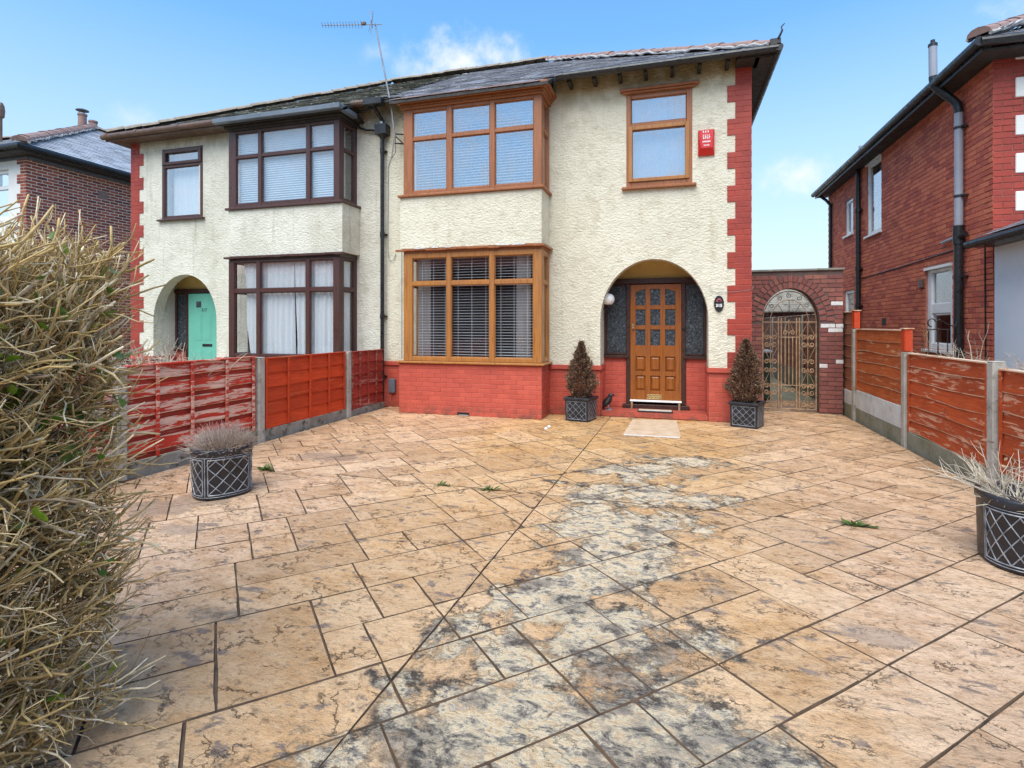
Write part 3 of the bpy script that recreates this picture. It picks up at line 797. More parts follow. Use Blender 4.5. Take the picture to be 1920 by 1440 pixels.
# ------------------------------------------------------------------ ground and imprinted driveway
MB().box(-300, 300, -300, 300, -0.40, -0.05).build('ground', M['ground'], kind='structure')
MB().box(-60, 60, -9.0, -2.6, -0.20, -0.045).build('road', M['asphalt'], kind='structure')
DX0, DX1, DY0 = -5.02, 2.70, -1.0
# the terrace across the street: only its reflection is ever seen from the drive
tr = MB()
for k in range(9):
    x0 = -46 + 10.4*k
    tr.box(x0, x0+9.6, -25, -18, 0, 5.3)
    tr.prism([(x0-0.3, -25.3, 5.3), (x0+9.9, -25.3, 5.3), (x0+9.9, -17.7, 5.3), (x0-0.3, -17.7, 5.3)], (0, 0, 0.05))
    tr.prism([(x0-0.3, -17.7, 5.36), (x0-0.3, -21.5, 7.9), (x0-0.3, -25.3, 5.36)], (10.2, 0, 0))
tr.build('street_terrace', M['brick_brown'], kind='structure')
drive = MB().box(DX0-0.1, DX1+0.06, DY0, 9.2, -0.049, -0.014).build('driveway', M['joint'], kind='structure')
MB().box(1.16, 2.74, 9.2, 12.0, -0.048, -0.013).build('mortar_bed', M['joint'], drive)
MB().box(1.16, 2.74, 12.0, 26.0, -0.048, -0.004).build('side_path', M['concrete_moss'], kind='structure')
MB().box(-14.0, -5.14, 0.0, 8.9, -0.048, -0.02).build('neighbour_yard', M['path'], kind='structure')
MB().box(2.80, 9.0, 0.0, 9.0, -0.048, -0.02).build('next_door_yard', M['path'], kind='structure')

def clip_poly(poly, a, b, c):
    """keep the part of a 2d polygon where a*x + b*y <= c"""
    out = []
    for i in range(len(poly)):
        p, q = poly[i], poly[(i+1) % len(poly)]
        dp, dq = a*p[0]+b*p[1]-c, a*q[0]+b*q[1]-c
        if dp <= 0: out.append(p)
        if (dp < 0 < dq) or (dq < 0 < dp):
            t = dp/(dp-dq); out.append((p[0]+(q[0]-p[0])*t, p[1]+(q[1]-p[1])*t))
    return out
def area(p): return abs(sum(p[i][0]*p[(i+1) % len(p)][1] - p[(i+1) % len(p)][0]*p[i][1] for i in range(len(p))))/2

def inset(poly, d):
    """inset a convex polygon by d"""
    n = len(poly); cx = sum(p[0] for p in poly)/n; cy = sum(p[1] for p in poly)/n
    r = poly
    for i in range(n):
        p, q = poly[i], poly[(i+1) % n]
        ex, ey = q[0]-p[0], q[1]-p[1]; l = math.hypot(ex, ey)
        if l < 1e-6: continue
        nx, ny = ey/l, -ex/l
        if nx*(cx-p[0]) + ny*(cy-p[1]) > 0: nx, ny = -nx, -ny
        r = clip_poly(r, nx, ny, nx*p[0]+ny*p[1]-d)
        if len(r) < 3: return []
    return r

S2 = math.sqrt(0.5)
def tiling():
    """imprint mats: paired courses along the diagonal, the cross joints running through two courses, some stones halved"""
    rnd = random.Random(23)
    out = []
    a, b = (0.105, 0.725), (0.65, -0.3625)
    for i in range(-40, 40):
        for j in range(-40, 40):
            p0 = 0.0 + i*a[0] + j*b[0]; q0 = 2.407 + i*a[1] + j*b[1]
            x, y = (p0-q0)*S2, (p0+q0)*S2
            if not (-7.5 < x < 5 and -3.0 < y < 14): continue
            if rnd.random() < 0.32:      # one tall stone through both courses, two short ones beside it
                m = p0 + rnd.choice((0.32, 0.40, 0.45))
                out += [(p0, q0, m, q0+0.725), (m, q0, p0+b[0], q0+0.3625), (m, q0+0.3625, p0+a[0]+b[0], q0+0.725)]
                continue
            for h, (pe, qa, qb) in enumerate(((p0+b[0], q0, q0+0.3625), (p0+a[0]+b[0], q0+0.3625, q0+0.725))):
                r = rnd.random()
                if r < 0.46:
                    m = p0 + (pe-p0)*rnd.choice((0.36, 0.42, 0.5, 0.6, 0.66))
                    out.append((p0, qa, m, qb)); out.append((m, qa, pe, qb))
                else: out.append((p0, qa, pe, qb))
    return out
S2 = math.sqrt(0.5)
def pq(p, q): return ((p - q)*S2, (p + q)*S2)
n_slab = 0
slab_list = []
CUTX = (-1.16, math.sin(R(1.3)))
for p0, q0, p1, q1 in tiling():
    poly = [pq(p0, q0), pq(p1, q0), pq(p1, q1), pq(p0, q1)]
    cx = sum(v[0] for v in poly)/4; cy = sum(v[1] for v in poly)/4
    if cx < DX0-1 or cx > DX1+1 or cy < DY0-1 or cy > 12.6: continue
    for a, b, c in ((-1, 0, -DX0), (1, 0, DX1), (0, -1, -DY0), (0, 1, 11.99)): poly = clip_poly(poly, a, b, c) if poly else []
    if len(poly) < 3: continue
    # the house front: keep Y < 8.97, except in the side passage
    pieces = []
    front = clip_poly(poly, 0, 1, 9.0)
    if len(front) >= 3: pieces.append(front)
    back = clip_poly(clip_poly(poly, 0, -1, -9.008) or [(0, 0)], -1, 0, -1.17)
    if len(back) >= 3: pieces.append(back)
    # saw cuts
    fin = []
    for pc in pieces:
        l = clip_poly(pc, 1, -CUTX[1], CUTX[0]-0.0*CUTX[1]-0.027); r_ = clip_poly(pc, -1, CUTX[1], -(CUTX[0]-0.027))
        for h in (l, r_):
            if len(h) < 3: continue
            lo = clip_poly(h, 0.018, 1, 4.68); hi = clip_poly(h, -0.018, -1, -4.68)
            fin += [v for v in (lo, hi) if len(v) >= 3]
    for pc in fin:
        if area(pc) < 0.004: continue
        o2 = inset(pc, 0.0058)
        if len(o2) < 3: continue
        def ring(pl, jit):
            out = []
            for k in range(len(pl)):
                p_, q_ = pl[k], pl[(k+1) % len(pl)]
                ex_, ey_ = q_[0]-p_[0], q_[1]-p_[1]; l_ = math.hypot(ex_, ey_) or 1
                m_ = 3 if len(pl) <= 4 and l_ > 0.12 else 1
                for i_ in range(m_):
                    f_ = i_/m_; o_ = jit*random.uniform(-1, 1) if l_ > 0.05 else 0
                    out.append((p_[0]+ex_*f_ - ey_/l_*o_, p_[1]+ey_*f_ + ex_/l_*o_))
            return out
        top = ring(o2, 0.0035); n = len(top)
        gx, gy_ = sum(p_[0] for p_ in top)/n, sum(p_[1] for p_ in top)/n
        low = [(x+(x-gx)/max(0.05, math.hypot(x-gx, y-gy_))*0.003, y+(y-gy_)/max(0.05, math.hypot(x-gx, y-gy_))*0.003) for x, y in top]
        h = random.uniform(-0.0015, 0.002)
        tilt = (random.uniform(-0.003, 0.003), random.uniform(-0.003, 0.003))
        vs = [(x, y, -0.014) for x, y in low] + [(x, y, h + tilt[0]*(x-gx) + tilt[1]*(y-gy_)) for x, y in top]
        a2 = sum(top[k][0]*top[(k+1) % n][1] - top[(k+1) % n][0]*top[k][1] for k in range(n))
        fs = [tuple(range(n, 2*n))] + [(k, (k+1) % n, n+(k+1) % n, n+k) for k in range(n)]
        if a2 < 0: fs = [f[::-1] for f in fs]
        slab_list.append((seen(cx, cy, 0, 0) if False else min(seen(x, y, 0, 0) for x, y in pc), vs, fs)); n_slab += 1
slab_list.sort(key=lambda q: q[0])
rv_, rf_ = [], []
for i, (d, vs, fs) in enumerate(slab_list):
    if i < 300:
        so_ = pydata('slab', vs, fs, M['slab'], drive)
        so_.data.materials.append(M['joint'])
        for fi, pf in enumerate(so_.data.polygons): pf.material_index = 0 if fi == 0 else 1
    else:
        n0 = len(rv_); rv_ += vs; rf_ += [tuple(n0+k for k in f) for f in fs]
        rf_[-len(fs)] = rf_[-len(fs)]
so_ = pydata('slabs', rv_, rf_, M['slab'], drive, kind='stuff'); so_.data.materials.append(M['joint'])
for pf in so_.data.polygons: pf.material_index = 0 if pf.normal.z > 0.95 else 1
print('slabs', n_slab)
# ------------------------------------------------------------------ the pair of semi-detached houses
W, B = 8.97, 8.40
EY, EZ, TAN = 8.65, 5.50, 0.55
RY = 13.0; RZ = EZ + (RY-EY)*TAN
PX = -5.05

def house(mirror):
    mx = (lambda x: 2*PX - x) if mirror else (lambda x: x)
    sg = -1 if mirror else 1
    if not mirror:
        root = empty('semi_detached_house', (mx(-1.9), 9.0, 0), 'cream roughcast semi-detached house with golden oak window frames and red painted base', 'house', 'pair of semi-detached houses')
    else:
        root = empty('semi_detached_house', (mx(-1.9), 9.0, 0), 'greyish roughcast semi-detached house with dark brown frames and mint green front door', 'house', 'pair of semi-detached houses')
    rm = M['render2'] if mirror else M['render']
    fm = M['mahogany'] if mirror else M['oak']
    fmU = M['mahogany'] if mirror else M['oak_dark']
    F = Fr('F', W, mx=mx); FB = Fr('F', B, mx=mx)
    # --- walls
    mb = MB()
    holes = [(-4.40, -2.10, 0.83, 2.75), (-4.40, -2.10, 3.72, 5.12), (-0.70, 0.25, 3.74, 5.17), (-1.15, 0.52, 0.83, 2.56)]
    wall_boxes(mb, F, PX, 0.91, 0.83, 5.60, 0, 0.24, holes)
    F.box(mb, 0.91, 1.125, 0.003, 0.24, 0.83, 5.55)
    arch_fill(mb, mx, -0.315, 0.835, 1.58, 0.97, 2.56, W, W+0.24)
    # roughly finished rim round the arch
    mb.box(mx(1.122), mx(0.885), W+0.243, 17.2, 0, 5.5)          # side wall
    mb.box(mx(PX), mx(1.12), 16.95, 17.19, 0, 5.5)               # back wall
    wl = mb.build('wall', rm, root)
    pl = MB()
    F.box(pl, PX, -1.15, -0.002, 0.24, 0, 0.83); F.box(pl, 0.52, 1.13, -0.002, 0.24, 0, 0.83)
    pl.box(mx(-4.50), mx(-2.0), B, W-0.003, 0, 0.85)
    plinth = pl.build('plinth', M['red_back'], root)
    for a_, b_, e_ in ((-2.0, -1.135, -1), (0.505, 1.145, 1), (PX, -4.5, 0)):
        cap = MB()
        if e_: 
            i_ = (-1.151, -1.125) if e_ < 0 else (0.495, 0.521); lo_, hi_ = (a_, -1.125) if e_ < 0 else (0.495, b_)
            cap.prism([(mx(lo_), W-0.035, 0.755), (mx(hi_), W-0.035, 0.755)] + ([(mx(hi_), 9.49, 0.755), (mx(i_[0]), 9.49, 0.755), (mx(i_[0]), W+0.05, 0.755), (mx(lo_), W+0.05, 0.755)] if e_ < 0 else [(mx(hi_), W+0.05, 0.755), (mx(i_[1]), W+0.05, 0.755), (mx(i_[1]), 9.49, 0.755), (mx(lo_), 9.49, 0.755)]), (0, 0, 0.08))
        else: F.box(cap, a_, b_, -0.035, 0.05, 0.755, 0.835)
        cap.build('plinth_cap', M['red_paint'], plinth, bevel=0.012, segs=2)
    bl = []
    if not mirror:
        kw = dict(H=0.0705, J=0.0055, proud=0.0038, collect=bl)
        brickwork(plinth, 'Y', B, -1, -4.5, -2.0, 0.0, 0.845, M['red_paint'], **kw)
        brickwork(plinth, 'X', -2.0, 1, B, W, 0.0, 0.845, M['red_paint'], **kw)
        brickwork(plinth, 'Y', W-0.002, -1, PX, -4.5, 0.0, 0.755, M['red_paint'], **kw)
        brickwork(plinth, 'Y', W-0.002, -1, -2.0, -1.15, 0.0, 0.755, M['red_paint'], **kw)
        brickwork(plinth, 'Y', W-0.002, -1, 0.52, 1.135, 0.0, 0.755, M['red_paint'], **kw)
        lay_bricks(bl, plinth, 300)
    # --- quoins: painted bricks toothed into the render
    qb = MB(); F.box(qb, 0.905, 1.135, -0.010, 0.003, 0.83, 5.5); 
    for k in range(0, 18, 2): F.box(qb, 0.792, 0.9045, -0.009, 0.004, 0.834 + 0.255*k, 0.834 + 0.255*(k+1) - 0.008)
    qo = qb.build('quoin', M['red_back'], root)
    def qspan(za, zb):
        k = int((za - 0.83 + 0.02)/0.255)
        a = 0.79 if k % 2 == 0 else 0.91
        lo, hi = (a, 1.137)
        return [(lo, hi)] if not mirror else [(mx(hi), mx(lo))]
    brickwork(qo, 'Y', W-0.008, -1, 0.79 if not mirror else mx(1.137), 1.137 if not mirror else mx(0.79), 0.83, 5.5, M['red_quoin'], spans=qspan,
              H=0.0785, J=0.0065, proud=0.006, L=0.22, name='quoin_brick', limit=120)
    # --- bay
    bay = MB()
    bay.box(mx(-4.48), mx(-2.0), B, W-0.002, 2.795, 3.66)
    bay.build('bay_panel', rm, root)
    bt = MB(); bt.box(mx(-4.42), mx(-2.0), B+0.005, W+0.24, 5.152, 5.30); bt.box(mx(-4.42), mx(-2.0), B+0.01, W+0.24, 2.712, 2.79)
    bt.build('bay_head', M['dark_wood'] if mirror else M['oak_dark'], root)
    inb = MB()
    inb.box(mx(-5.0), mx(1.1), W+0.245, 16.9, 2.76, 2.94)
    inb.box(mx(-1.40), mx(-1.30), W+0.245, 13.2, -0.01, 2.755); inb.box(mx(-1.40), mx(-1.30), W+0.245, 13.2, 2.945, 5.5)
    inb.box(mx(-5.0), mx(1.1), 13.2, 13.3, -0.01, 2.755); inb.box(mx(-5.0), mx(1.1), 13.2, 13.3, 2.945, 5.5)
    inb.box(mx(-5.0), mx(-1.401), W+0.245, 13.2, -0.03, 0.12); inb.box(mx(-5.0), mx(1.1), 9.3, 16.9, 5.41, 5.49)
    inb.box(mx(-5.04), mx(-5.0), W+0.245, 13.2, 0.12, 5.4)
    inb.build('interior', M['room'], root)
    g1 = M['glass_low'] if not mirror else M['glass']
    g2 = M['glass_hi'] if not mirror else M['glass']
    if not mirror:
        colsG = [(-4.26, -3.63), (-3.55, -2.875), (-2.79, -2.14)]; rowsG = [(0.96, 2.16), (2.23, 2.625)]
        colsU = [(-4.25, -3.63), (-3.53, -2.87), (-2.78, -2.135)]; rowsU = [(3.77, 4.62), (4.685, 5.10)]
    else:
        colsG = [(-4.29, -3.80), (-3.71, -2.72), (-2.63, -2.13)]; rowsG = [(0.955, 2.10), (2.175, 2.67)]
        colsU = [(-4.30, -3.81), (-3.72, -2.75), (-2.67, -2.17)]; rowsU = [(3.78, 4.63), (4.69, 5.10)]
    wG = window(root, FB, -4.42, -2.0, 0.89, 2.71, colsG, rowsG, fm, g1)
    wU = window(root, FB, -4.42, -2.0, 3.71, 5.15, colsU, rowsU, fmU, g2)
    for xs, sgn in ((-2.0, 1), (-4.42, -1)):
        S_ = Fr('S', xs, sgn, mx)
        window(root, S_, B+0.072, W-0.002, 0.89, 2.71, [(B+0.15, W-0.09)], rowsG, fm, g1, depth=0.068)
        window(root, S_, B+0.072, W-0.002, 3.71, 5.15, [(B+0.15, W-0.09)], rowsU, fmU, g2, depth=0.068)
    # sills and hoods
    sl = MB()
    sl.prism([(mx(-4.53), B-0.06, 0.852), (mx(-1.945), B-0.06, 0.852), (mx(-1.945), W-0.003, 0.852), (mx(-4.53), W-0.003, 0.852)], (0, 0, 0.035))
    sl.build('sill', fm, wG, bevel=0.008)
    sl = MB(); sl.prism([(mx(-4.51), B-0.05, 3.664), (mx(-1.95), B-0.05, 3.664), (mx(-1.95), W-0.003, 3.664), (mx(-4.51), W-0.003, 3.664)], (0, 0, 0.042))
    sl.build('sill', fmU, wU, bevel=0.008)
    hd = MB(); 
    n = 14
    for k in range(n):     # the hood board over the ground floor bay, a little warped and split
        xa, xb = -4.54 + (2.6/n)*k, -4.54 + (2.6/n)*(k+1)
        z = 2.745 + random.uniform(-0.006, 0.008)
        hd.box(mx(xa), mx(xb-0.0005), B-0.065, B+0.004, z, z+0.03+random.uniform(0, 0.012))
    hd.box(mx(-1.998), mx(-1.94), B+0.005, W-0.004, 2.745, 2.785)
    hd.build('hood', M['mahogany'] if mirror else M['oak_dark'], wG, bevel=0.004)
    if not mirror:
        ld = MB()
        for k in range(9):
            xa = random.choice((random.uniform(-2.75, -2.0), random.uniform(-2.75, -2.0), random.uniform(-4.4, -2.9)))
            ld.box(xa, xa+random.uniform(0.05, 0.2), B-0.069-0.001*k, B-0.03, 2.772+0.0007*k, 2.789+random.uniform(0.0, 0.012))
        ld.build('flashing', M['white_flake'], wG)
    # cornice over the upper bay
    cn = MB()
    if not mirror:
        for z0, z1, pr in ((5.155, 5.195, 0.035), (5.196, 5.235, 0.05), (5.236, 5.27, 0.085), (5.271, 5.325, 0.125)):
            cn.box(mx(-4.42-pr), mx(-2.0+pr), B-pr, W-0.004, z0, z1)
        cn.build('cornice', M['oak_dark'], root, bevel=0.007)
    else:
        for z0, z1, pr in ((5.155, 5.20, 0.02), (5.201, 5.24, 0.06)):
            cn.box(mx(-4.42-pr), mx(-2.0+pr), B-pr, W-0.004, z0, z1)
        cn.build('cornice', M['soffit'], root, bevel=0.005)
    # small upper window
    if not mirror:
        w = window(root, F, -0.73, 0.28, 3.71, 5.20, [(-0.655, 0.195)], [(3.83, 4.63), (4.735, 5.13)], M['oak_dark'], g2, d0=-0.012, depth=0.08)
        ex = MB()    # opening casement stands proud of the frame
        for a0, a1, z0, z1 in ((-0.70, -0.632, 3.79, 4.685), (0.172, 0.24, 3.79, 4.685), (-0.6315, 0.1715, 3.79, 3.848), (-0.6315, 0.1715, 4.62, 4.685)):
            F.box(ex, a0, a1, -0.032, -0.0125, z0, z1)
        ex.build('casement', M['oak'], w, bevel=0.006)
        s_ = MB(); F.box(s_, -0.83, 0.385, -0.10, -0.001, 5.235, 5.275); F.box(s_, -0.78, 0.335, -0.065, -0.0015, 5.203, 5.234); s_.build('hood', M['oak_dark'], w, bevel=0.008)
        s_ = MB(); F.box(s_, -0.80, 0.34, -0.075, -0.001, 3.665, 3.708); s_.build('sill', M['oak_dark'], w, bevel=0.008)
    else:
        w = window(root, F, -0.80, 0.275, 3.72, 5.20, [(-0.735, 0.205)], [(3.78, 4.80), (4.90, 5.13)], M['mahogany'], M['glass_hi'], d0=-0.012, depth=0.08)
        ex = MB()
        for a0, a1, z0, z1 in ((-0.775, -0.70, 4.86, 5.165), (0.17, 0.25, 4.86, 5.165), (-0.6995, 0.1695, 4.86, 4.92), (-0.6995, 0.1695, 5.105, 5.165)):
            F.box(ex, a0, a1, -0.035, -0.0125, z0, z1)
        ex.build('casement', M['mahogany'], w, bevel=0.006)
        s_ = MB(); F.box(s_, -0.86, 0.36, -0.075, -0.001, 3.68, 3.718); s_.build('sill', M['mahogany'], w, bevel=0.008)
    # --- porch recess
    DY = W + 0.55
    pr = MB()
    pr.box(mx(-1.45), mx(-1.151), W+0.242, 9.60, 0, 2.75); pr.box(mx(0.521), mx(0.90), W+0.242, 9.60, 0, 2.75)
    pr.box(mx(-1.149), mx(0.519), W+0.242, 9.60, 2.60, 2.75)
    pr.build('porch', rm, root)
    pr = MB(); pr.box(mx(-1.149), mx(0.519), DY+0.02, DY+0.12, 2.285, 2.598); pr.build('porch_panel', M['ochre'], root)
    pb = MB(); pb.box(mx(0.195), mx(0.519), DY-0.01, DY+0.12, 0.09, 0.93); pb.box(mx(0.519), mx(0.507), W+0.05, DY-0.0095, 0.09, 0.755)
    pb.build('porch_base', M['red_back'], root)
    pb = MB(); pb.box(mx(-1.149), mx(-0.775), DY-0.01, DY+0.12, 0.09, 0.93); pb.box(mx(-1.149), mx(-1.137), W+0.05, DY-0.0095, 0.09, 0.755)
    pbo = pb.build('porch_base', M['red_back'], root)
    if not mirror:
        bl = []
        kw = dict(H=0.0705, J=0.0055, proud=0.0038, collect=bl)
        brickwork(pbo, 'Y', DY-0.01, -1, -1.137, -0.775, 0.1, 0.93, M['red_paint'], **kw)
        brickwork(pbo, 'Y', DY-0.01, -1, 0.195, 0.507, 0.1, 0.93, M['red_paint'], **kw)
        brickwork(pbo, 'X', -1.137, 1, W+0.05, DY-0.014, 0.1, 0.755, M['red_paint'], **kw)
        brickwork(pbo, 'X', 0.507, -1, W+0.05, DY-0.014, 0.1, 0.755, M['red_paint'], **kw)
        lay_bricks(bl, pbo, 200)
    st = MB(); st.box(mx(-1.149), mx(0.519), W+0.015, DY+0.1, 0, 0.088)
    st.build('doorstep', M['red_paint'], root, bevel=0.012, segs=2)
    # door frame with sidelights
    df = MB()
    for a, b in ((-0.775, -0.705), (0.122, 0.193)): df.box(mx(a), mx(b), DY-0.05, DY+0.05, 0.16, 2.195)
    df.box(mx(-1.149), mx(0.519), DY-0.055, DY+0.05, 2.196, 2.284)
    df.box(mx(-0.83), mx(0.25), DY-0.10, DY+0.05, 0.089, 0.159)
    for a, b in ((-1.149, -1.10), (0.47, 0.519)): df.box(mx(a), mx(b), DY-0.03, DY+0.05, 0.985, 2.195)
    for a, b in ((-1.0995, -0.776), (0.194, 0.4695)):
        df.box(mx(a), mx(b), DY-0.028, DY+0.05, 0.985, 1.02); df.box(mx(a), mx(b), DY-0.028, DY+0.05, 2.165, 2.195)
    df.box(mx(-1.149), mx(-0.74), DY-0.075, DY+0.05, 0.932, 0.983); df.box(mx(0.16), mx(0.519), DY-0.075, DY+0.05, 0.932, 0.983)
    dfo = df.build('door_frame', M['dark_wood'], root, bevel=0.007)
    for a, b in ((-1.0995, -0.776), (0.194, 0.4695)):
        q = MB(); q.box(mx(a), mx(b), DY, DY+0.006, 1.02, 2.165); q.build('sidelight_pane', M['pat_glass'], dfo)
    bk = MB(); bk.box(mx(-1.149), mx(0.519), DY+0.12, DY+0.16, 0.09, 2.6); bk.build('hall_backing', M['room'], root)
    dw, dh, x0, zb = 0.826, 1.975, -0.704, 0.205
    if not mirror:
        X = lambda f: x0 + dw*f
        Z = lambda f: zb + dh*(1-f)
        colsD = [(0.105, 0.300), (0.398, 0.592), (0.690, 0.885)]
        rowsP = [(0.039, 0.177), (0.212, 0.349), (0.384, 0.520)]
        rowsB = [(0.615, 0.740), (0.779, 0.905)]
        d = MB()
        rws = [(Z(b), Z(a)) for a, b in rowsP + rowsB]; cl_ = [(X(a), X(b)) for a, b in colsD]
        for a, b in comp(x0, x0+dw, cl_): d.box(a, b, DY-0.045, DY, zb, zb+dh)
        for ca, cb in cl_:
            for a, b in comp(zb, zb+dh, rws): d.box(ca, cb, DY-0.0425, DY-0.002, a, b)
        # arched tops of the upper outer panes
        for (ca, cb), s_ in ((cl_[0], 1), (cl_[2], -1)):
            za = Z(0.039)
            p3 = [(ca, za), (cb, za), (cb, za-0.004), ((ca+cb)/2, za-0.016), (ca, za-0.05)] if s_ == 1 else [(ca, za), (cb, za), (cb, za-0.05), ((ca+cb)/2, za-0.016), (ca, za-0.004)]
            d.prism([(a, DY-0.040, z) for a, z in p3], (0, 0.035, 0))
        door = d.build('front_door', M['oak_door'], root, bevel=0.006)
        for i, (ca, cb) in enumerate(cl_):
            for j, (za, zc) in enumerate(rws):
                if j < 3:
                    q = MB(); q.box(ca, cb, DY-0.022, DY-0.016, za, zc); q.build('pane', M['pat_glass'], door)
                else:
                    q = MB(); e = 0.035
                    vs = [(ca, DY-0.012, za), (cb, DY-0.012, za), (cb, DY-0.012, zc), (ca, DY-0.012, zc), (ca+e, DY-0.034, za+e), (cb-e, DY-0.034, za+e), (cb-e, DY-0.034, zc-e), (ca+e, DY-0.034, zc-e)]
                    bv = [q.bm.verts.new(v) for v in vs]
                    for f in ((0,1,5,4), (1,2,6,5), (2,3,7,6), (3,0,4,7), (4,5,6,7)): q.bm.faces.new([bv[k] for k in f])
                    q.build('door_panel', M['oak_door'], door)
        q = MB(); a, b, z0, z1 = X(0.33), X(0.625), Z(0.978), Z(0.938)
        q.box(a, b, DY-0.052, DY-0.0455, z0, z0+0.014); q.box(a, b, DY-0.052, DY-0.0455, z1-0.014, z1)
        q.box(a, a+0.014, DY-0.052, DY-0.0455, z0+0.0145, z1-0.0145); q.box(b-0.014, b, DY-0.052, DY-0.0455, z0+0.0145, z1-0.0145)
        q.box(a+0.018, b-0.018, DY-0.050, DY-0.0455, z0+0.02, z1-0.02)
        q.build('letterbox', M['brass'], door, bevel=0.002)
        q = MB(); q.box(X(0.03), X(0.075), DY-0.065, DY-0.046, Z(0.372), Z(0.335)); q.box(X(0.03), X(0.11), DY-0.082, DY-0.066, Z(0.378), Z(0.372)); q.build('handle', M['brass'], door, bevel=0.003)
        q = MB(); q.tube([(0.158, DY-0.075, 1.43), (0.158, DY-0.053, 1.43)], 0.022, 12); q.build('doorbell', M['black'], dfo)
        q = MB()
        q.prism([(x0-0.005, DY-0.046, 0.232), (x0-0.005, DY-0.085, 0.216), (x0-0.005, DY-0.085, 0.205), (x0-0.005, DY-0.046, 0.205)], (dw+0.01, 0, 0))
        q.build('drip_bar', M['white'], door)
        q = MB()
        for a in (-0.69, 0.075): q.box(a, a+0.03, DY-0.14, DY-0.105, 0.0885, 0.20)
        q.build('threshold_ramp', M['iron_tan'], dfo)
    else:
        d = MB(); a, b = mx(x0), mx(x0+dw)
        d.box(a, b, DY-0.045, DY, zb, zb+dh)
        door = d.build('front_door', M['teal'], root, bevel=0.004)
        a, b = min(a, b), max(a, b); m_ = (a+b)/2
        for z0, z1 in ((0.42, 0.95), (1.15, 1.75)):
            for c in (m_-0.13, m_+0.13):
                q = MB()
                for k, e in enumerate((0.0, 0.02, 0.045)):
                    q.box(c-0.10+e, c+0.10-e, DY-0.049-0.003*k, DY-0.0455-0.001*k, z0+e, z1-e)
                q.build('door_panel', M['teal'], door, bevel=0.003)
        q = MB(); q.box(m_-0.19, m_-0.06, DY-0.052, DY-0.0455, 1.88, 2.01); q.build('door_light', M['pat_glass'], door)
        q = MB(); q.box(m_-0.02, m_+0.24, DY-0.055, DY-0.0455, 1.03, 1.085); q.build('letterbox', M['black'], door)
        text('317', 0.10, (m_+0.02, DY-0.047, 1.82), (PI/2, 0, 0), M['black'], door, 'door_number')
    return root, mx

H1, mxr = house(False)
H2, mxl = house(True)

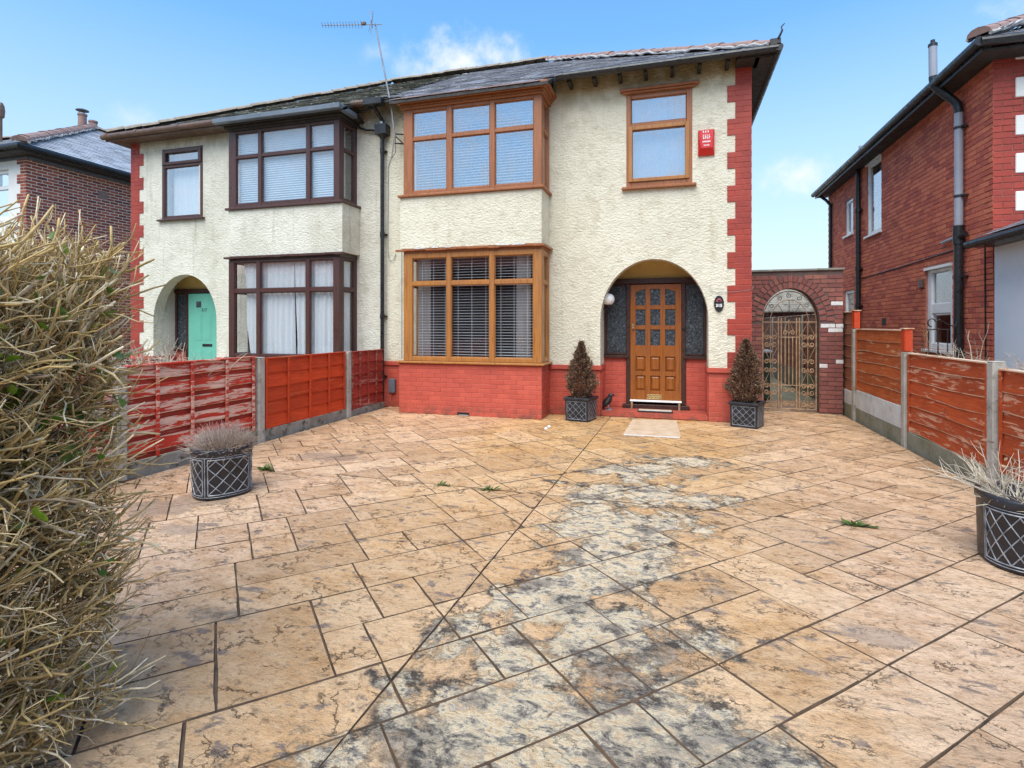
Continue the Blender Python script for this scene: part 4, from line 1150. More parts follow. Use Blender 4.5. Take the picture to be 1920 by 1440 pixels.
# --- shared hipped roof, one half for each house
SL = math.hypot(1, TAN)
def half_roof(root, mirror):
    mx = mxl if mirror else mxr
    ex = 1.42
    def V(x, y, z): return (mx(x), y, z)
    x0 = PX
    rx = ex - (RY-EY)
    by = 2*RY - EY
    th = 0.05
    mb = MB()
    front = [(x0, EY, EZ), (-4.6, EY, EZ), (-1.86, EY, EZ), (ex, EY, EZ), (rx, RY, RZ), (x0, RY, RZ)]
    side = [(ex, EY, EZ), (ex, by, EZ), (rx, RY, RZ)]
    back = [(x0, by, EZ), (ex, by, EZ), (rx, RY, RZ), (x0, RY, RZ)]
    bay_ = [(-4.6, EY, EZ), (-4.6, 8.23, EZ-(EY-8.23)*TAN), (-1.86, 8.23, EZ-(EY-8.23)*TAN), (-1.86, EY, EZ)]
    for f in (front, side, back, bay_):
        mb.prism([V(x, y, z-th) for x, y, z in f], (0, 0, th-0.004))
    roof = mb.build('roof', M['soffit'], root)
    mt = M['mossy'] if mirror else M['slate']
    # front slope
    O = V(x0, EY, EZ); ux = (-1 if mirror else 1, 0, 0); us = (0, 1, TAN)
    Ltot = (RY-EY)*SL
    slates(roof, O, ux, us, lambda s, t: s < (ex-x0) - t/SL and t < Ltot, Ltot, 0.0, ex-x0, mt, limit=300, w=0.29, g=0.19, lift=0.022 if not mirror else 0.02)
    Ob = V(-4.6, 8.23, EZ-(EY-8.23)*TAN)
    slates(roof, Ob, ux, us, lambda s, t: True, (EY-8.23)*SL-0.02, 0.0, 2.74-0.28, mt, limit=30, w=0.29, g=0.19, lift=0.02)
    # side slope
    Os = V(ex, EY, EZ)
    us2 = (1 if mirror else -1, 0, TAN)
    slates(roof, Os, (0, 1, 0), us2, lambda s, t: t/SL + 0.40 < s < 2*(RY-EY) - t/SL - 0.4, Ltot-0.4, 0.0, 2*(RY-EY), mt, limit=0, w=0.29, g=0.19)
    ridge_tiles(roof, V(ex-0.02, EY+0.02, EZ+0.05), V(rx, RY, RZ+0.05), M['terracotta'] if not mirror else M['ridge_pale'], 'hip_tile', lime=not mirror)
    ridge_tiles(roof, V(rx, RY, RZ+0.06), V(x0, RY, RZ+0.06), M['ridge_pale'], 'ridge_tile', lime=False)
    # gutters
    if not mirror:
        g = MB(); g.tube([(-1.80, 8.60, 5.475), (1.44, 8.60, 5.475)], 0.058, 12)
        for x in (-1.75, -0.85, 0.05, 0.95): g.tube([(x, 8.60, 5.475), (x+0.05, 8.60, 5.475)], 0.066, 12)
        g.tube([(1.45, 8.55, 5.475), (1.45, 17.3, 5.475)], 0.055, 10)
        g.tube([(-1.80, 8.60, 5.47), (-1.84, 8.62, 5.40), (-1.90, 8.8, 5.34)], 0.035, 8)
        g.build('gutter', M['black'], roof, smooth=False)
        for k in range(8):
            x = -1.62 + 0.4*k
            q = MB(); q.box(x-0.028, x+0.028, 8.67, W+0.02, 5.40, 5.475); q.build('rafter_end', M['soffit'], roof)
        q = MB(); q.box(1.136, 1.40, EY+0.02, 17.2, 5.40, 5.445); q.box(1.40, 1.43, EY-0.02, 17.25, 5.385, 5.47); q.box(0.9, 1.40, EY+0.0, W-0.02, 5.41, 5.445); q.build('soffit_board', M['soffit'], roof)
        hk = MB(); pts = [(1.40, 8.60, 5.56), (1.44, 8.55, 5.60), (1.48, 8.52, 5.68), (1.47, 8.53, 5.74), (1.51, 8.50, 5.77)]
        hk.tube(pts, [0.02, 0.018, 0.014, 0.010, 0.006], 6); hk.box(1.33, 1.47, 8.55, 8.75, 5.51, 5.60); hk.build('hip_iron', M['iron_black'], roof)
        # slipped slates and debris along the edge
    else:
        g = MB(); g.tube([V(-1.80, 8.60, 5.47), V(1.48, 8.60, 5.46)], 0.060, 12)
        for x in (-1.7, -0.6, 0.5, 1.3): g.tube([V(x, 8.60, 5.47), V(x+0.06, 8.60, 5.47)], 0.068, 12)
        g.tube([V(PX+0.05, 8.60, 5.47), V(-4.55, 8.60, 5.475)], 0.055, 10)
        g.build('gutter', M['gutter_brown'], roof)
        g = MB()
        a, b = mx(-4.60), mx(-1.88)
        g.box(a, b, 8.13, 8.235, 5.235, 5.325); g.box(a, a+0.10 if a < b else a-0.10, 8.236, 8.7, 5.24, 5.33) 
        g.build('gutter', M['gutter_grey'], roof, bevel=0.01, label='grey square gutter above the brown bay window')
        q = MB(); q.box(mx(-1.8), mx(1.40), EY+0.02, W-0.002, 5.395, 5.44); q.box(mx(1.136), mx(1.42), EY+0.02, 17.2, 5.39, 5.44); 
        q.box(mx(-1.85), mx(1.43), EY-0.02, EY+0.018, 5.375, 5.46); q.build('soffit_board', M['gutter_brown'], roof)
        q = MB(); q.box(mx(-4.58), mx(-1.9), 8.24, W-0.01, 5.245, 5.285); q.build('bay_soffit', M['soffit'], roof)
    return roof
R1 = half_roof(H1, False)
R2 = half_roof(H2, True)

# party-line downpipe with hopper, waste arms and cables
dp = MB()
dp.tube([(-5.10, 8.88, 4.95), (-5.10, 8.88, 0.12), (-5.10, 8.82, 0.04)], 0.036, 12)
for z in (4.72, 3.2, 1.7, 0.6): dp.tube([(-5.10, 8.88, z), (-5.10, 8.88, z-0.09)], 0.044, 12); dp.box(-5.16, -5.04, 8.925, 8.968, z-0.06, z-0.03)
dp.box(-5.20, -4.98, 8.78, 8.96, 4.96, 5.14); dp.prism([(-5.19, 8.79, 4.96), (-4.99, 8.79, 4.96), (-4.99, 8.95, 4.96), (-5.19, 8.95, 4.96)], (0, 0, -0.004))
dp.lathe([(0.105, 5.0), (0.04, 4.90)], (-5.10, 8.88, 0), 10)
dp.tube([(-5.09, 8.87, 5.14), (-5.09, 8.87, 5.22), (-5.14, 8.72, 5.36), (-5.14, 8.62, 5.44)], 0.036, 10)
dpo = dp.build('downpipe', M['black'], H1, bevel=0.0)
q = MB(); q.tube([(-5.10, 8.87, 5.155), (-5.10, 8.87, 5.20)], 0.042, 12); q.tube([(-5.14, 8.62, 5.43), (-5.14, 8.62, 5.47)], 0.042, 12); q.build('pipe_collar', M['upvc'], dpo)
q = MB(); q.box(-5.30, -4.93, 8.53, 8.68, 5.40, 5.52); q.build('gutter_outlet', M['black'], dpo, bevel=0.01)
ws = MB(); ws.tube([(-5.20, 8.90, 5.06), (-5.45, 8.91, 5.10), (-5.60, 8.90, 5.16)], 0.022, 8); ws.tube([(-5.62, 8.75, 5.36), (-5.14, 8.68, 5.40)], 0.018, 8)
ws.build('waste_pipe', M['black'], H2)
cb = MB()
cb.tube([(-4.90, 8.945, 4.90), (-4.95, 8.955, 4.60), (-5.02, 8.958, 4.40), (-5.03, 8.958, 2.9), (-5.01, 8.955, 2.72), (-4.96, 8.95, 2.66), (-4.90, 8.95, 2.70), (-4.87, 8.955, 2.80)], 0.006, 5)
cb.tube([(-4.75, 8.96, 2.85), (-4.75, 8.96, 0.9)], 0.005, 5)
cb.build('cable', M['grey_pipe_sheen'], H1)
cb = MB(); cb.tube([(0.53, 8.955, 2.02), (0.75, 8.95, 1.99), (0.95, 8.945, 2.01), (1.14, 8.945, 2.03), (1.16, 8.96, 2.09)], 0.003, 5); cb.build('cable', M['gutter_grey'], H1)
q = MB(); q.box(-3.43, -3.22, B-0.012, B+0.02, 0.012, 0.055); q.build('air_brick', M['black'], H1)
q = MB(); q.box(-3.40, -3.23, B-0.015, B-0.011, 0.008, 0.016); q.build('air_brick_edge', M['white_flake'], H1)

# ------------------------------------------------------------------ blinds and curtains
def blind(x0, x1, y, z0, z1, tilt, mat, label, pitch=0.046):
    root = empty('venetian_blind', ((x0+x1)/2, y, z1), label, 'blind', 'venetian blinds in the oak bay windows')
    n = int((z1-z0-0.05)/pitch)
    w = (x1-x0)/2; h = 0.0175 if tilt < 0.3 else 0.0235
    vs = []; fs = []
    for i in range(4):
        a = -h + 2*h*i/3; c = 0.004*(1-(a/h)**2)
        yy, zz = a*math.cos(tilt) - c*math.sin(tilt), a*math.sin(tilt) + c*math.cos(tilt)
        vs += [(-w, yy, zz), (w, yy, zz)]
    for i in range(3): fs.append((2*i, 2*i+1, 2*i+3, 2*i+2))
    me = bpy.data.meshes.new('slat'); me.from_pydata(vs, [], fs); me.update(); me.materials.append(mat)
    for k in range(n):
        o = bpy.data.objects.new('slat', me); C.objects.link(o); o.parent = root
        o.location = (0, random.uniform(-0.001, 0.001), -0.05 - k*pitch); o.rotation_euler = (random.uniform(-0.04, 0.04), random.uniform(-0.002, 0.002), 0)
    q = MB(); q.box(x0, x1, y-0.02, y+0.02, z1-0.035, z1); q.build('head_rail', mat, root)
    q = MB()
    for f in (0.15, 0.5, 0.85): q.tube([(x0+(x1-x0)*f, y-0.026, z1-0.03), (x0+(x1-x0)*f, y-0.026, z0+0.02)], 0.0022, 4)
    q.build('cord', mat, root)
    return root
for (a, b), nm in zip([(-4.20, -3.60), (-3.56, -2.86), (-2.80, -2.16)], ('left', 'middle', 'right')):
    side = {'left': 'beside the downpipe end', 'middle': 'in the middle of the bay', 'right': 'at the porch end'}[nm]
    blind(a, b, B+0.12, 0.94, 2.66, R(3), M['slat'], 'open white slatted blind in the ground floor bay, %s' % side)
    blind(a, b, B+0.12, 3.74, 5.13, R(40), M['slat_sky'], 'closed white slatted blind in the upper oak bay, %s' % side)

def curtain(name, pts, z0, z1, mat, label, cat, group=None, amp=0.025, wl=0.11, taper=None, thick=False):
    """hanging cloth along a plan polyline, gathered in folds"""
    pts = [Vector(p) for p in pts]
    seg = [(b-a).length for a, b in zip(pts, pts[1:])]; tot = sum(seg)
    n = max(8, int(tot/0.014)); rows = 7
    vs, fs = [], []
    ph = random.uniform(0, 6)
    for j in range(rows):
        f = j/(rows-1); z = z1 + (z0-z1)*f
        for i in range(n+1):
            s = tot*i/n
            if taper: s = taper(s, f)
            k = 0; q = s
            while k < len(seg)-1 and q > seg[k]: q -= seg[k]; k += 1
            d = (pts[k+1]-pts[k]).normalized(); p = pts[k] + d*q
            nrm = Vector((-d.y, d.x))
            am = amp*(0.55+0.6*f)
            w = am*math.sin(2*PI*s/wl + ph + 0.9*math.sin(3.1*s/wl*0.37) + 0.5*f) + 0.4*am*math.sin(2*PI*s/wl*0.43 + 1.3 + f)
            p = p + nrm*w
            vs.append((p.x, p.y, z))
    for j in range(rows-1):
        for i in range(n):
            a = j*(n+1)+i; fs.append((a, a+1, a+n+2, a+n+1))
    return pydata(name, vs, fs, mat, smooth=True, label=label, cat=cat, group=group)
curtain('net_curtain', [(-7.85, B+0.13), (-6.72, B+0.13)], 0.93, 2.66, M['cloth'], 'white net curtain drawn in the brown ground floor bay, half nearer its arched porch', 'curtain', 'net curtains in the brown bay',
        taper=lambda s, f: s*(1-0.10*f) + 0.13*f)
curtain('net_curtain', [(-6.70, B+0.12), (-5.80, B+0.12), (-5.76, B+0.45)], 0.93, 2.66, M['cloth'], 'white net curtain drawn in the brown ground floor bay, half nearer the downpipe', 'curtain', 'net curtains in the brown bay',
        taper=lambda s, f: s + 0.04*f*(1-s))
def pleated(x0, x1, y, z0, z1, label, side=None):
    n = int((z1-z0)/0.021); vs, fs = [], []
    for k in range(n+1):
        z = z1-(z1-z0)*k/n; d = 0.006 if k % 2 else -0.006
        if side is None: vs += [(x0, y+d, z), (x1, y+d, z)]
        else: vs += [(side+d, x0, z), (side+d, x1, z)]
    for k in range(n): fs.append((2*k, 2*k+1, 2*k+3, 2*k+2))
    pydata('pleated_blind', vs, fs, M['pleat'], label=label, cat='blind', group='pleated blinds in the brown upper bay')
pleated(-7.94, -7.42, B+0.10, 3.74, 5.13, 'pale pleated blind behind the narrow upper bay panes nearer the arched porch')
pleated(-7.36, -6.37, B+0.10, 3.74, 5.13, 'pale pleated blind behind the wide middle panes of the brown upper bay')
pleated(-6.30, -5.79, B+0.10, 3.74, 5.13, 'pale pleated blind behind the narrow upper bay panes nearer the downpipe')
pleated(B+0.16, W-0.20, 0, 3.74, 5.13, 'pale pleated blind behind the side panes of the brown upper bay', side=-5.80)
curtain('reflection_sheet', [(-0.64, W+0.16), (0.18, W+0.16)], 3.78, 5.14, M['pane_sky'], 'plain grey blue sheet added behind the single upper oak window, standing for its sky reflection', 'blind', amp=0.002)  # added sheet, its colour stands in for sky reflected in the pane
curtain('net_curtain', [(-10.28, W+0.18), (-9.38, W+0.18)], 3.76, 5.14, M['cloth'], 'white net curtain behind the single brown upper window', 'curtain', amp=0.008)
for x in (-4.25, -2.22):
    curtain('drape', [(x-0.02, B+0.24), (x+0.22 if x < -3 else x-0.26, B+0.26)], 0.15, 2.68, M['slat_grey'], 'pale drape gathered at the %s of the oak ground floor bay' % ('downpipe end' if x < -3 else 'porch end'), 'curtain', 'drapes behind the oak bay blinds')
# ------------------------------------------------------------------ house on the left of the pair
LX = -14.442
LN = empty('neighbour_house', (-16.5, 9.0, 0), 'brown brick house with pale hipped slate roof behind the hedge, far left', 'house')
mb = MB(); mb.box(LX-0.24, LX-0.003, 9.20, 20.0, 0, 5.52); mb.build('side_wall', M['mortar_pale'], LN)
mb = MB(); FL = Fr('F', W)
wall_boxes(mb, FL, -26.8, LX-0.20, 0, 5.50, 0, 0.22, [(-16.3, -15.05, 4.0, 5.18), (-16.6, -15.1, 0.9, 2.6)]); mb.build('front_wall', M['white_render'], LN)
mb = MB(); mb.box(LX-0.19, LX-0.003, W-0.004, 9.1995, 0, 5.5); mb.build('corner_backing', M['mortar_pale'], LN)
swl = [o for o in LN.children if o.name.startswith('side_wall')][0]
bl = []
brickwork(swl, 'X', LX-0.004, 1, W-0.012, 14.5, 0.3, 5.48, M['brick_brown'], L=0.215, H=0.057, J=0.018, proud=0.006, collect=bl)
lay_bricks(bl, swl, 300)
def lspan(za, zb):
    k = int((za-0.3+0.02)/0.225)
    return [(LX - (0.31 if k % 2 == 0 else 0.20), LX+0.003)]
brickwork(swl, 'Y', W-0.006, -1, LX-0.31, LX+0.003, 0.3, 5.48, M['brick_brown'], spans=lspan, L=0.215, H=0.057, J=0.018, proud=0.007, name='quoin_brick', limit=80)
w = window(LN, Fr('F', W+0.06), -16.3, -15.05, 4.0, 5.18, [(-16.22, -15.75), (-15.62, -15.13)], [(4.08, 4.72), (4.80, 5.10)], M['upvc'], M['glass_hi'])
w2 = window(LN, Fr('F', W+0.06), -16.6, -15.1, 0.9, 2.6, [(-16.5, -15.9), (-15.8, -15.2)], [(1.0, 2.0), (2.1, 2.5)], M['upvc'], M['glass_hi'])
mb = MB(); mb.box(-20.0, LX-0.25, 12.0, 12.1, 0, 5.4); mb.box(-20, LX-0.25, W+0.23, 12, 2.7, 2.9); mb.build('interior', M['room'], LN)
# air brick patch high on the side wall
q = MB(); q.box(LX+0.0035, LX+0.010, 10.63, 10.86, 4.82, 5.02); q.build('air_brick', M['terracotta'], LN)
rt = MB(); ex, ey, ez, tn, ry = -14.12, 8.62, 5.60, 0.50, 14.6
A_ = (ex, ey, ez); s_ = ry-ey; Rr = (ex-s_, ry, ez+s_*tn); Bk = (ex, 2*ry-ey, ez)
rt.prism([A_, Bk, Rr][::1], (0, 0, -0.05)); rt.prism([(-27, ey, ez), A_, Rr, (-27, ry, ez+s_*tn)], (0, 0, -0.05)); rt.prism([(-27, 2*ry-ey, ez), Bk, Rr, (-27, ry, ez+s_*tn)], (0, 0, -0.05))
rfl = rt.build('roof', M['soffit'], LN)
ls = math.hypot(1, tn)
slates(rfl, A_, (0, 1, 0), (-1, 0, tn), lambda s, t: t/ls < s < 2*s_ - t/ls, s_*ls, 0, 2*s_, M['slate_pale'], limit=300, w=0.28, g=0.20, lift=0.024)
slates(rfl, A_, (-1, 0, 0), (0, 1, tn), lambda s, t: s > t/ls, s_*ls, 0, 6.5, M['slate'], limit=120, w=0.28, g=0.20, lift=0.02)
ridge_tiles(rfl, (ex-0.02, ey+0.02, ez+0.06), (Rr[0], Rr[1], Rr[2]+0.06), M['terracotta'], 'hip_tile', r=0.15, L=0.30)
ridge_tiles(rfl, (Rr[0], Rr[1], Rr[2]+0.06), (ex, 2*ry-ey, ez+0.06), M['ridge_pale'], 'hip_tile', r=0.12, L=0.34, lime=False)
ridge_tiles(rfl, (-27, Rr[1], Rr[2]+0.06), (Rr[0], Rr[1], Rr[2]+0.06), M['ridge_pale'], 'ridge_tile', lime=False)
g = MB(); g.tube([(-27, ey-0.05, ez-0.07), (ex+0.05, ey-0.05, ez-0.07), (ex+0.05, 20.0, ez-0.07)], 0.065, 10); g.build('gutter', M['black'], rfl)
g = MB(); g.box(LX+0.002, ex+0.02, W, 20.0, 5.43, 5.46); g.box(-27, ex+0.02, ey, W-0.012, 5.43, 5.46); g.build('soffit_board', M['soffit'], rfl)
g = MB(); g.box(LX+0.014, LX+0.04, W+0.02, 20.0, 5.355, 5.425); g.box(-27, LX+0.03, W-0.03, W-0.001, 5.36, 5.42); g.build('fascia', M['gutter_grey'], rfl)
ch = MB(); ch.box(-21.6, -20.3, 14.6, 15.4, 7.3, 8.62); ch.box(-21.66, -20.24, 14.54, 15.46, 8.62, 8.72); cho = ch.build('chimney', M['brick_brown'], LN)
for x, y, h, r in ((-21.20, 15.0, 0.66, 0.155), (-20.66, 15.0, 0.34, 0.15)):
    q = MB(); q.lathe([(r*0.9, 8.721), (r*0.9, 8.75), (r, 8.78), (r*0.92, 8.86), (r*0.86, 8.72+h-0.08), (r, 8.72+h-0.06), (r, 8.72+h), (r*0.7, 8.72+h), (0, 8.66+h)], (x, y, 0), 16)
    q.build('chimney_pot', M['terracotta'], cho, smooth=False)
q = MB(); q.lathe([(0, 9.60), (0.21, 9.52), (0.21, 9.50), (0, 9.50)], (-21.20, 15.0, 0), 14)
for a in range(3): q.tube([(-21.20+0.1*math.cos(a*2.1), 15.0+0.1*math.sin(a*2.1), 9.36), (-21.20+0.1*math.cos(a*2.1), 15.0+0.1*math.sin(a*2.1), 9.52)], 0.012, 5)
q.build('chimney_cowl', M['gutter_grey'], cho)
fl = empty('flue_pipe', (-20.15, 12.0, 6.0), 'brown flue pipe with a bulbous cap above the far left slate roof', 'flue')
q = MB(); q.lathe([(0.05, 5.9), (0.05, 8.05), (0.10, 8.1), (0.115, 8.3), (0.10, 8.45), (0.06, 8.55), (0, 8.56)], (-20.50, 12.0, 0), 12); q.build('pipe', M['gutter_brown'], fl)

# ------------------------------------------------------------------ house on the right
NX = 4.166
RN = empty('neighbour_house', (5.5, 9.0, 0), 'red brick house with white corner blocks and black gutter, on the right', 'house')
wins = [(13.12, 14.03, 3.48, 5.08), (14.98, 15.62, 3.73, 4.60), (10.09, 11.03, 1.09, 2.47), (14.9, 15.7, 1.75, 2.35)]
mb = MB(); S_ = Fr('S', NX+0.003, -1)
wall_boxes(mb, S_, W+0.002, 17.2, 0, 5.28, 0, 0.22, wins); sw = mb.build('side_wall', M['mortar_red'], RN)
mb = MB(); mb.box(NX+0.003, 8.5, W+0.001, W+0.2, 0, 5.3); fw = mb.build('front_wall', M['mortar_red'], RN)
mb = MB(); mb.box(NX+0.01, 9.0, 17.0, 17.2, 0, 5.28); mb.build('back_wall', M['mortar_red'], RN)
mb = MB(); mb.box(4.75, 8.5, W-0.012, W, 0, 5.3); mb.build('front_render', M['white_render'], RN)
bl = []
def rspan(za, zb):
    zc = (za+zb)/2
    return comp(W-0.005, 17.2, [(a, b) for a, b, c, d in wins if c < zc < d])
brickwork(sw, 'X', NX+0.002, -1, W-0.005, 17.2, 0.3, 5.25, M['brick_orange'], spans=rspan, L=0.215, H=0.066, J=0.010, proud=0.007, collect=bl)
lay_bricks(bl, sw, 300)
brickwork(fw, 'Y', W, -1, NX-0.004, 4.76, 2.3, 5.25, M['red_quoin'], L=0.215, H=0.076, J=0.010, proud=0.008, limit=80)
for k in range(6):
    z0 = 5.07 - 0.51*k
    q = MB(); q.box(4.41, 4.77, W-0.022, W-0.0005, z0, z0+0.265); q.build('quoin_block', M['white_render'], RN, bevel=0.008)
for i, (a, b, c, d) in enumerate(wins):
    fr = Fr('S', NX+0.025, -1)
    rows = [(c+0.07, d-0.07)]
    if i == 2: rows = [(c+0.10, c+0.60), (c+0.76, d-0.10)]
    wi = window(RN, fr, a, b, c, d, [(a+0.07 if i != 2 else a+0.13, b-0.07 if i != 2 else b-0.15)], rows, M['upvc'], M['glass_hi'] if i == 0 else M['glass'], depth=0.06)
    q = MB(); q.box(NX-0.055, NX+0.08, a-0.05, b+0.05, c-0.05, c-0.004); q.build('sill', M['upvc'], wi, bevel=0.006)
    if i in (0, 2):
        q = MB(); fr.box(q, a+0.002, b-0.002, -0.062, -0.001, d-0.045 if i == 2 else d-0.03, d-0.002); q.build('trim', M['upvc'], wi)
mb = MB(); mb.box(NX+0.6, NX+0.66, 9.3, 16.9, 0, 5.2); mb.box(NX+0.23, NX+0.6, 9.3, 16.9, 2.7, 2.85); mb.build('interior', M['room'], RN)
curtain('net_curtain', [(NX+0.25, 13.15), (NX+0.25, 14.0)], 3.5, 5.05, M['aqua'], 'pale green patterned curtain in the tall upper window of the red brick house', 'curtain')
ex2, ey2, ez2 = 3.86, 8.60, 5.24
rt = MB(); s2 = 4.3
A_ = (ex2, ey2, ez2); Bk = (ex2, 17.3, ez2); Rr = (ex2+s2, 12.95, ez2+s2*0.55)
rt.prism([A_, Bk, Rr], (0, 0, -0.05)); rt.prism([A_, (12, ey2, ez2), (12, 12.95, Rr[2]), Rr], (0, 0, -0.05)); rt.prism([Bk, (12, 17.3, ez2), (12, 12.95, Rr[2]), Rr], (0, 0, -0.05))
rfr = rt.build('roof', M['soffit'], RN)
slates(rfr, A_, (1, 0, 0), (0, 1, 0.55), lambda s, t: s > t/SL, 5.0, 0, 3.0, M['slate'], limit=60, w=0.29, g=0.19, lift=0.02)
slates(rfr, A_, (0, 1, 0), (1, 0, 0.55), lambda s, t: t/SL < s < 8.7 - t/SL, 4.9, 0, 8.7, M['slate'], limit=0, w=0.29, g=0.19, lift=0.02)
ridge_tiles(rfr, (ex2-0.02, ey2, ez2+0.07), (Rr[0], Rr[1], Rr[2]+0.06), M['terracotta'], 'hip_tile', r=0.13)
g = MB(); g.tube([(12, ey2-0.05, ez2-0.05), (ex2-0.03, ey2-0.05, ez2-0.05)], 0.062, 12); g.tube([(ex2-0.04, ey2-0.08, ez2-0.05), (ex2-0.04, 17.35, ez2-0.05)], 0.062, 12)
g.box(ex2-0.005, ex2+0.015, ey2, 17.3, ez2-0.17, ez2-0.01); g.build('gutter', M['black'], rfr)
g = MB(); g.box(ex2+0.016, NX, ey2+0.01, 17.3, ez2-0.15, ez2-0.12); g.box(NX+0.001, 12, ey2, W-0.03, ez2-0.151, ez2-0.121); g.build('soffit_board', M['soffit'], rfr)
# soil stack: upper part coloured pale grey for reflected sky, swan neck, black cast lower part
q = MB(); px, py = NX-0.085, 9.70
q.tube([(px, py, 2.95), (px, py, 4.66)], 0.055, 14); q.tube([(px-0.27, py+0.14, 5.28), (px-0.275, py+0.14, 5.78)], 0.055, 14)
so = q.build('soil_pipe', M['grey_pipe_sheen'], RN, smooth=False)
q = MB()
q.tube([(px, py, 0), (px, py, 2.95)], 0.058, 14); q.tube([(px, py, 2.70), (px, py, 2.98)], 0.072, 14); q.tube([(px, py-0.05, 2.80), (px+0.02, py-0.14, 2.84)], 0.045, 10)
q.tube([(px, py, 4.66), (px, py, 4.72), (px-0.01, py+0.015, 4.80), (px-0.06, py+0.04, 4.88), (px-0.21, py+0.11, 5.08), (px-0.26, py+0.135, 5.16), (px-0.27, py+0.14, 5.30)], 0.059, 14)
for z in (4.42, 3.40, 2.2, 0.35): q.tube([(px, py, z), (px, py, z+0.035)], 0.064, 12); q.box(px, NX-0.001, py-0.10, py-0.03, z, z+0.03)
q.lathe([(0.062, 5.76), (0.062, 5.80), (0.03, 5.82), (0.03, 5.86), (0, 5.87)], (px-0.275, py+0.14, 0), 12)
q.build('pipe_bend', M['black'], so)
q = MB(); q.tube([(NX-0.07, 14.38, 0), (NX-0.07, 14.38, 5.10)], 0.052, 12)
for z in (1.9, 2.75, 4.1): q.tube([(NX-0.07, 14.38, z), (NX-0.07, 14.38, z+0.09)], 0.066, 12); q.box(NX-0.07, NX-0.001, 14.25, 14.5, z+0.02, z+0.05)
q.build('downpipe', M['black'], RN)
q = MB(); q.tube([(NX-0.06, 16.72, 0), (NX-0.06, 16.72, 4.75), (NX-0.12, 16.95, 4.95), (NX-0.28, 17.1, 5.15)], 0.04, 10); q.build('downpipe', M['black'], RN)
q = MB(); q.lathe([(0.06, 5.15), (0.055, 5.45), (0, 5.46)], (3.98, 13.75, 0), 10); q.build('vent_stub', M['grey_pipe_sheen'], RN)
q = MB(); q.tube([(NX-0.015, 14.3, 2.57), (NX-0.015, 12.2, 2.60), (NX-0.015, 10.1, 2.65), (NX-0.015, 9.25, 2.66), (NX-0.015, 9.14, 2.62), (NX-0.015, 9.12, 0.9)], 0.011, 6); q.build('cable', M['black'], RN)
q = MB(); q.tube([(NX-0.04, 10.35, 2.81), (NX-0.05, 9.76, 2.84)], 0.024, 8); q.build('waste_pipe', M['grey_pipe_sheen'], RN)
q = MB(); q.box(NX-0.012, NX+0.01, 12.85, 13.07, 1.50, 1.64); q.build('air_brick', M['iron_black'], RN)
q = MB(); q.box(NX-0.05, NX-0.001, 11.08, 11.22, 2.14, 2.30); q.build('vent_cover', M['gutter_brown'], RN, bevel=0.01)
# its porch
po = MB(); po.box(NX+0.002, 6.0, 7.6, W-0.03, 0, 2.55); poo = po.build('porch', M['porch_white'], RN)
pr = MB(); pr.prism([(3.93, 7.45, 2.60), (3.93, 8.93, 2.60), (6.2, 8.93, 3.5), (6.2, 7.45, 3.5)], (0, 0, 0.05)); pro = pr.build('porch_roof', M['soffit'], poo)
slates(pro, (3.90, 7.42, 2.66), (0, 1, 0), (1, 0, 0.396), lambda s, t: True, 2.2, 0, 1.3, M['slate'], limit=30, w=0.28, g=0.2, lift=0.02)
g = MB(); g.tube([(3.89, 7.4, 2.60), (3.89, 9.0, 2.60)], 0.055, 10); g.box(3.93, NX, 7.5, 8.93, 2.55, 2.595); g.build('porch_gutter', M['black'], poo)

# ------------------------------------------------------------------ brick archway across the side passage
GY = 10.30
GW = empty('brick_archway', (1.93, GY+0.1, 0), 'dark red brick garden wall with round archway between the two houses', 'wall')
mb = MB(); mb.box(1.139, 1.47, GY+0.004, GY+0.22, 0, 2.36); mb.box(2.36, 2.715, GY+0.004, GY+0.22, 0, 2.36); mb.box(1.139, 2.715, GY+0.004, GY+0.22, 2.3605, 2.415)
arch_fill(mb, lambda x: x, 1.915, 0.445, 1.55, 0.57, 2.36, GY+0.004, GY+0.22)
wb = mb.build('wall_core', M['mortar_dark'], GW)
def gspan(za, zb):
    zc = (za+zb)/2
    if zb < 1.56: return [(1.137, 1.468), (2.362, 2.718)]
    o = 0.672*math.sqrt(max(0, 1-((zc-1.55)/0.80)**2))
    return [(1.137, 2.718)] if o < 0.02 else [(1.137, 1.915-o), (1.915+o, 2.718)]
rw = random.Random(5)
def gpick(u, z):
    if u > 2.44 and 1.34 < z < 1.52 and rw.random() < 0.8: return M['white_flake']
    if u > 2.40 and abs(z-(0.80+(u-2.40)*0.45)) < 0.04: return M['white_flake']
    if u > 2.55 and 1.55 < z < 2.05 and rw.random() < 0.3: return M['white_flake']
brickwork(GW, 'Y', GY+0.003, -1, 1.137, 2.718, 0.02, 2.41, M['brick_plum'], spans=gspan, L=0.215, H=0.064, J=0.011, proud=0.009, pick=gpick, limit=290)
for ring, (off, n) in enumerate(((0.055, 19), (0.167, 25))):
    a_, b_ = 0.445+off, 0.57+off
    me = brick_mesh('Y', -1, 0.062 if ring == 0 else 0.064, 0.103, 0.012)
    for k in range(n):
        th = PI*(k+0.5)/n
        x, z = 1.915+a_*math.cos(th), 1.55+b_*math.sin(th)
        nx_, nz_ = math.cos(th)/a_, math.sin(th)/b_
        ang = math.atan2(nz_, nx_)
        o = bpy.data.objects.new('brick', me); C.objects.link(o)
        if len(me.materials) == 0: me.materials.append(None)
        o.material_slots[0].link = 'OBJECT'; o.material_slots[0].material = M['brick_plum']
        o.parent = GW; o.location = Vector((x, GY+0.002, z)) - origin(GW); o.rotation_euler = (0, PI/2-ang, 0)
q = MB(); q.box(1.138, 2.735, GY-0.035, GY+0.25, 2.416, 2.452); q.build('coping', M['concrete_dark'], GW, bevel=0.006)

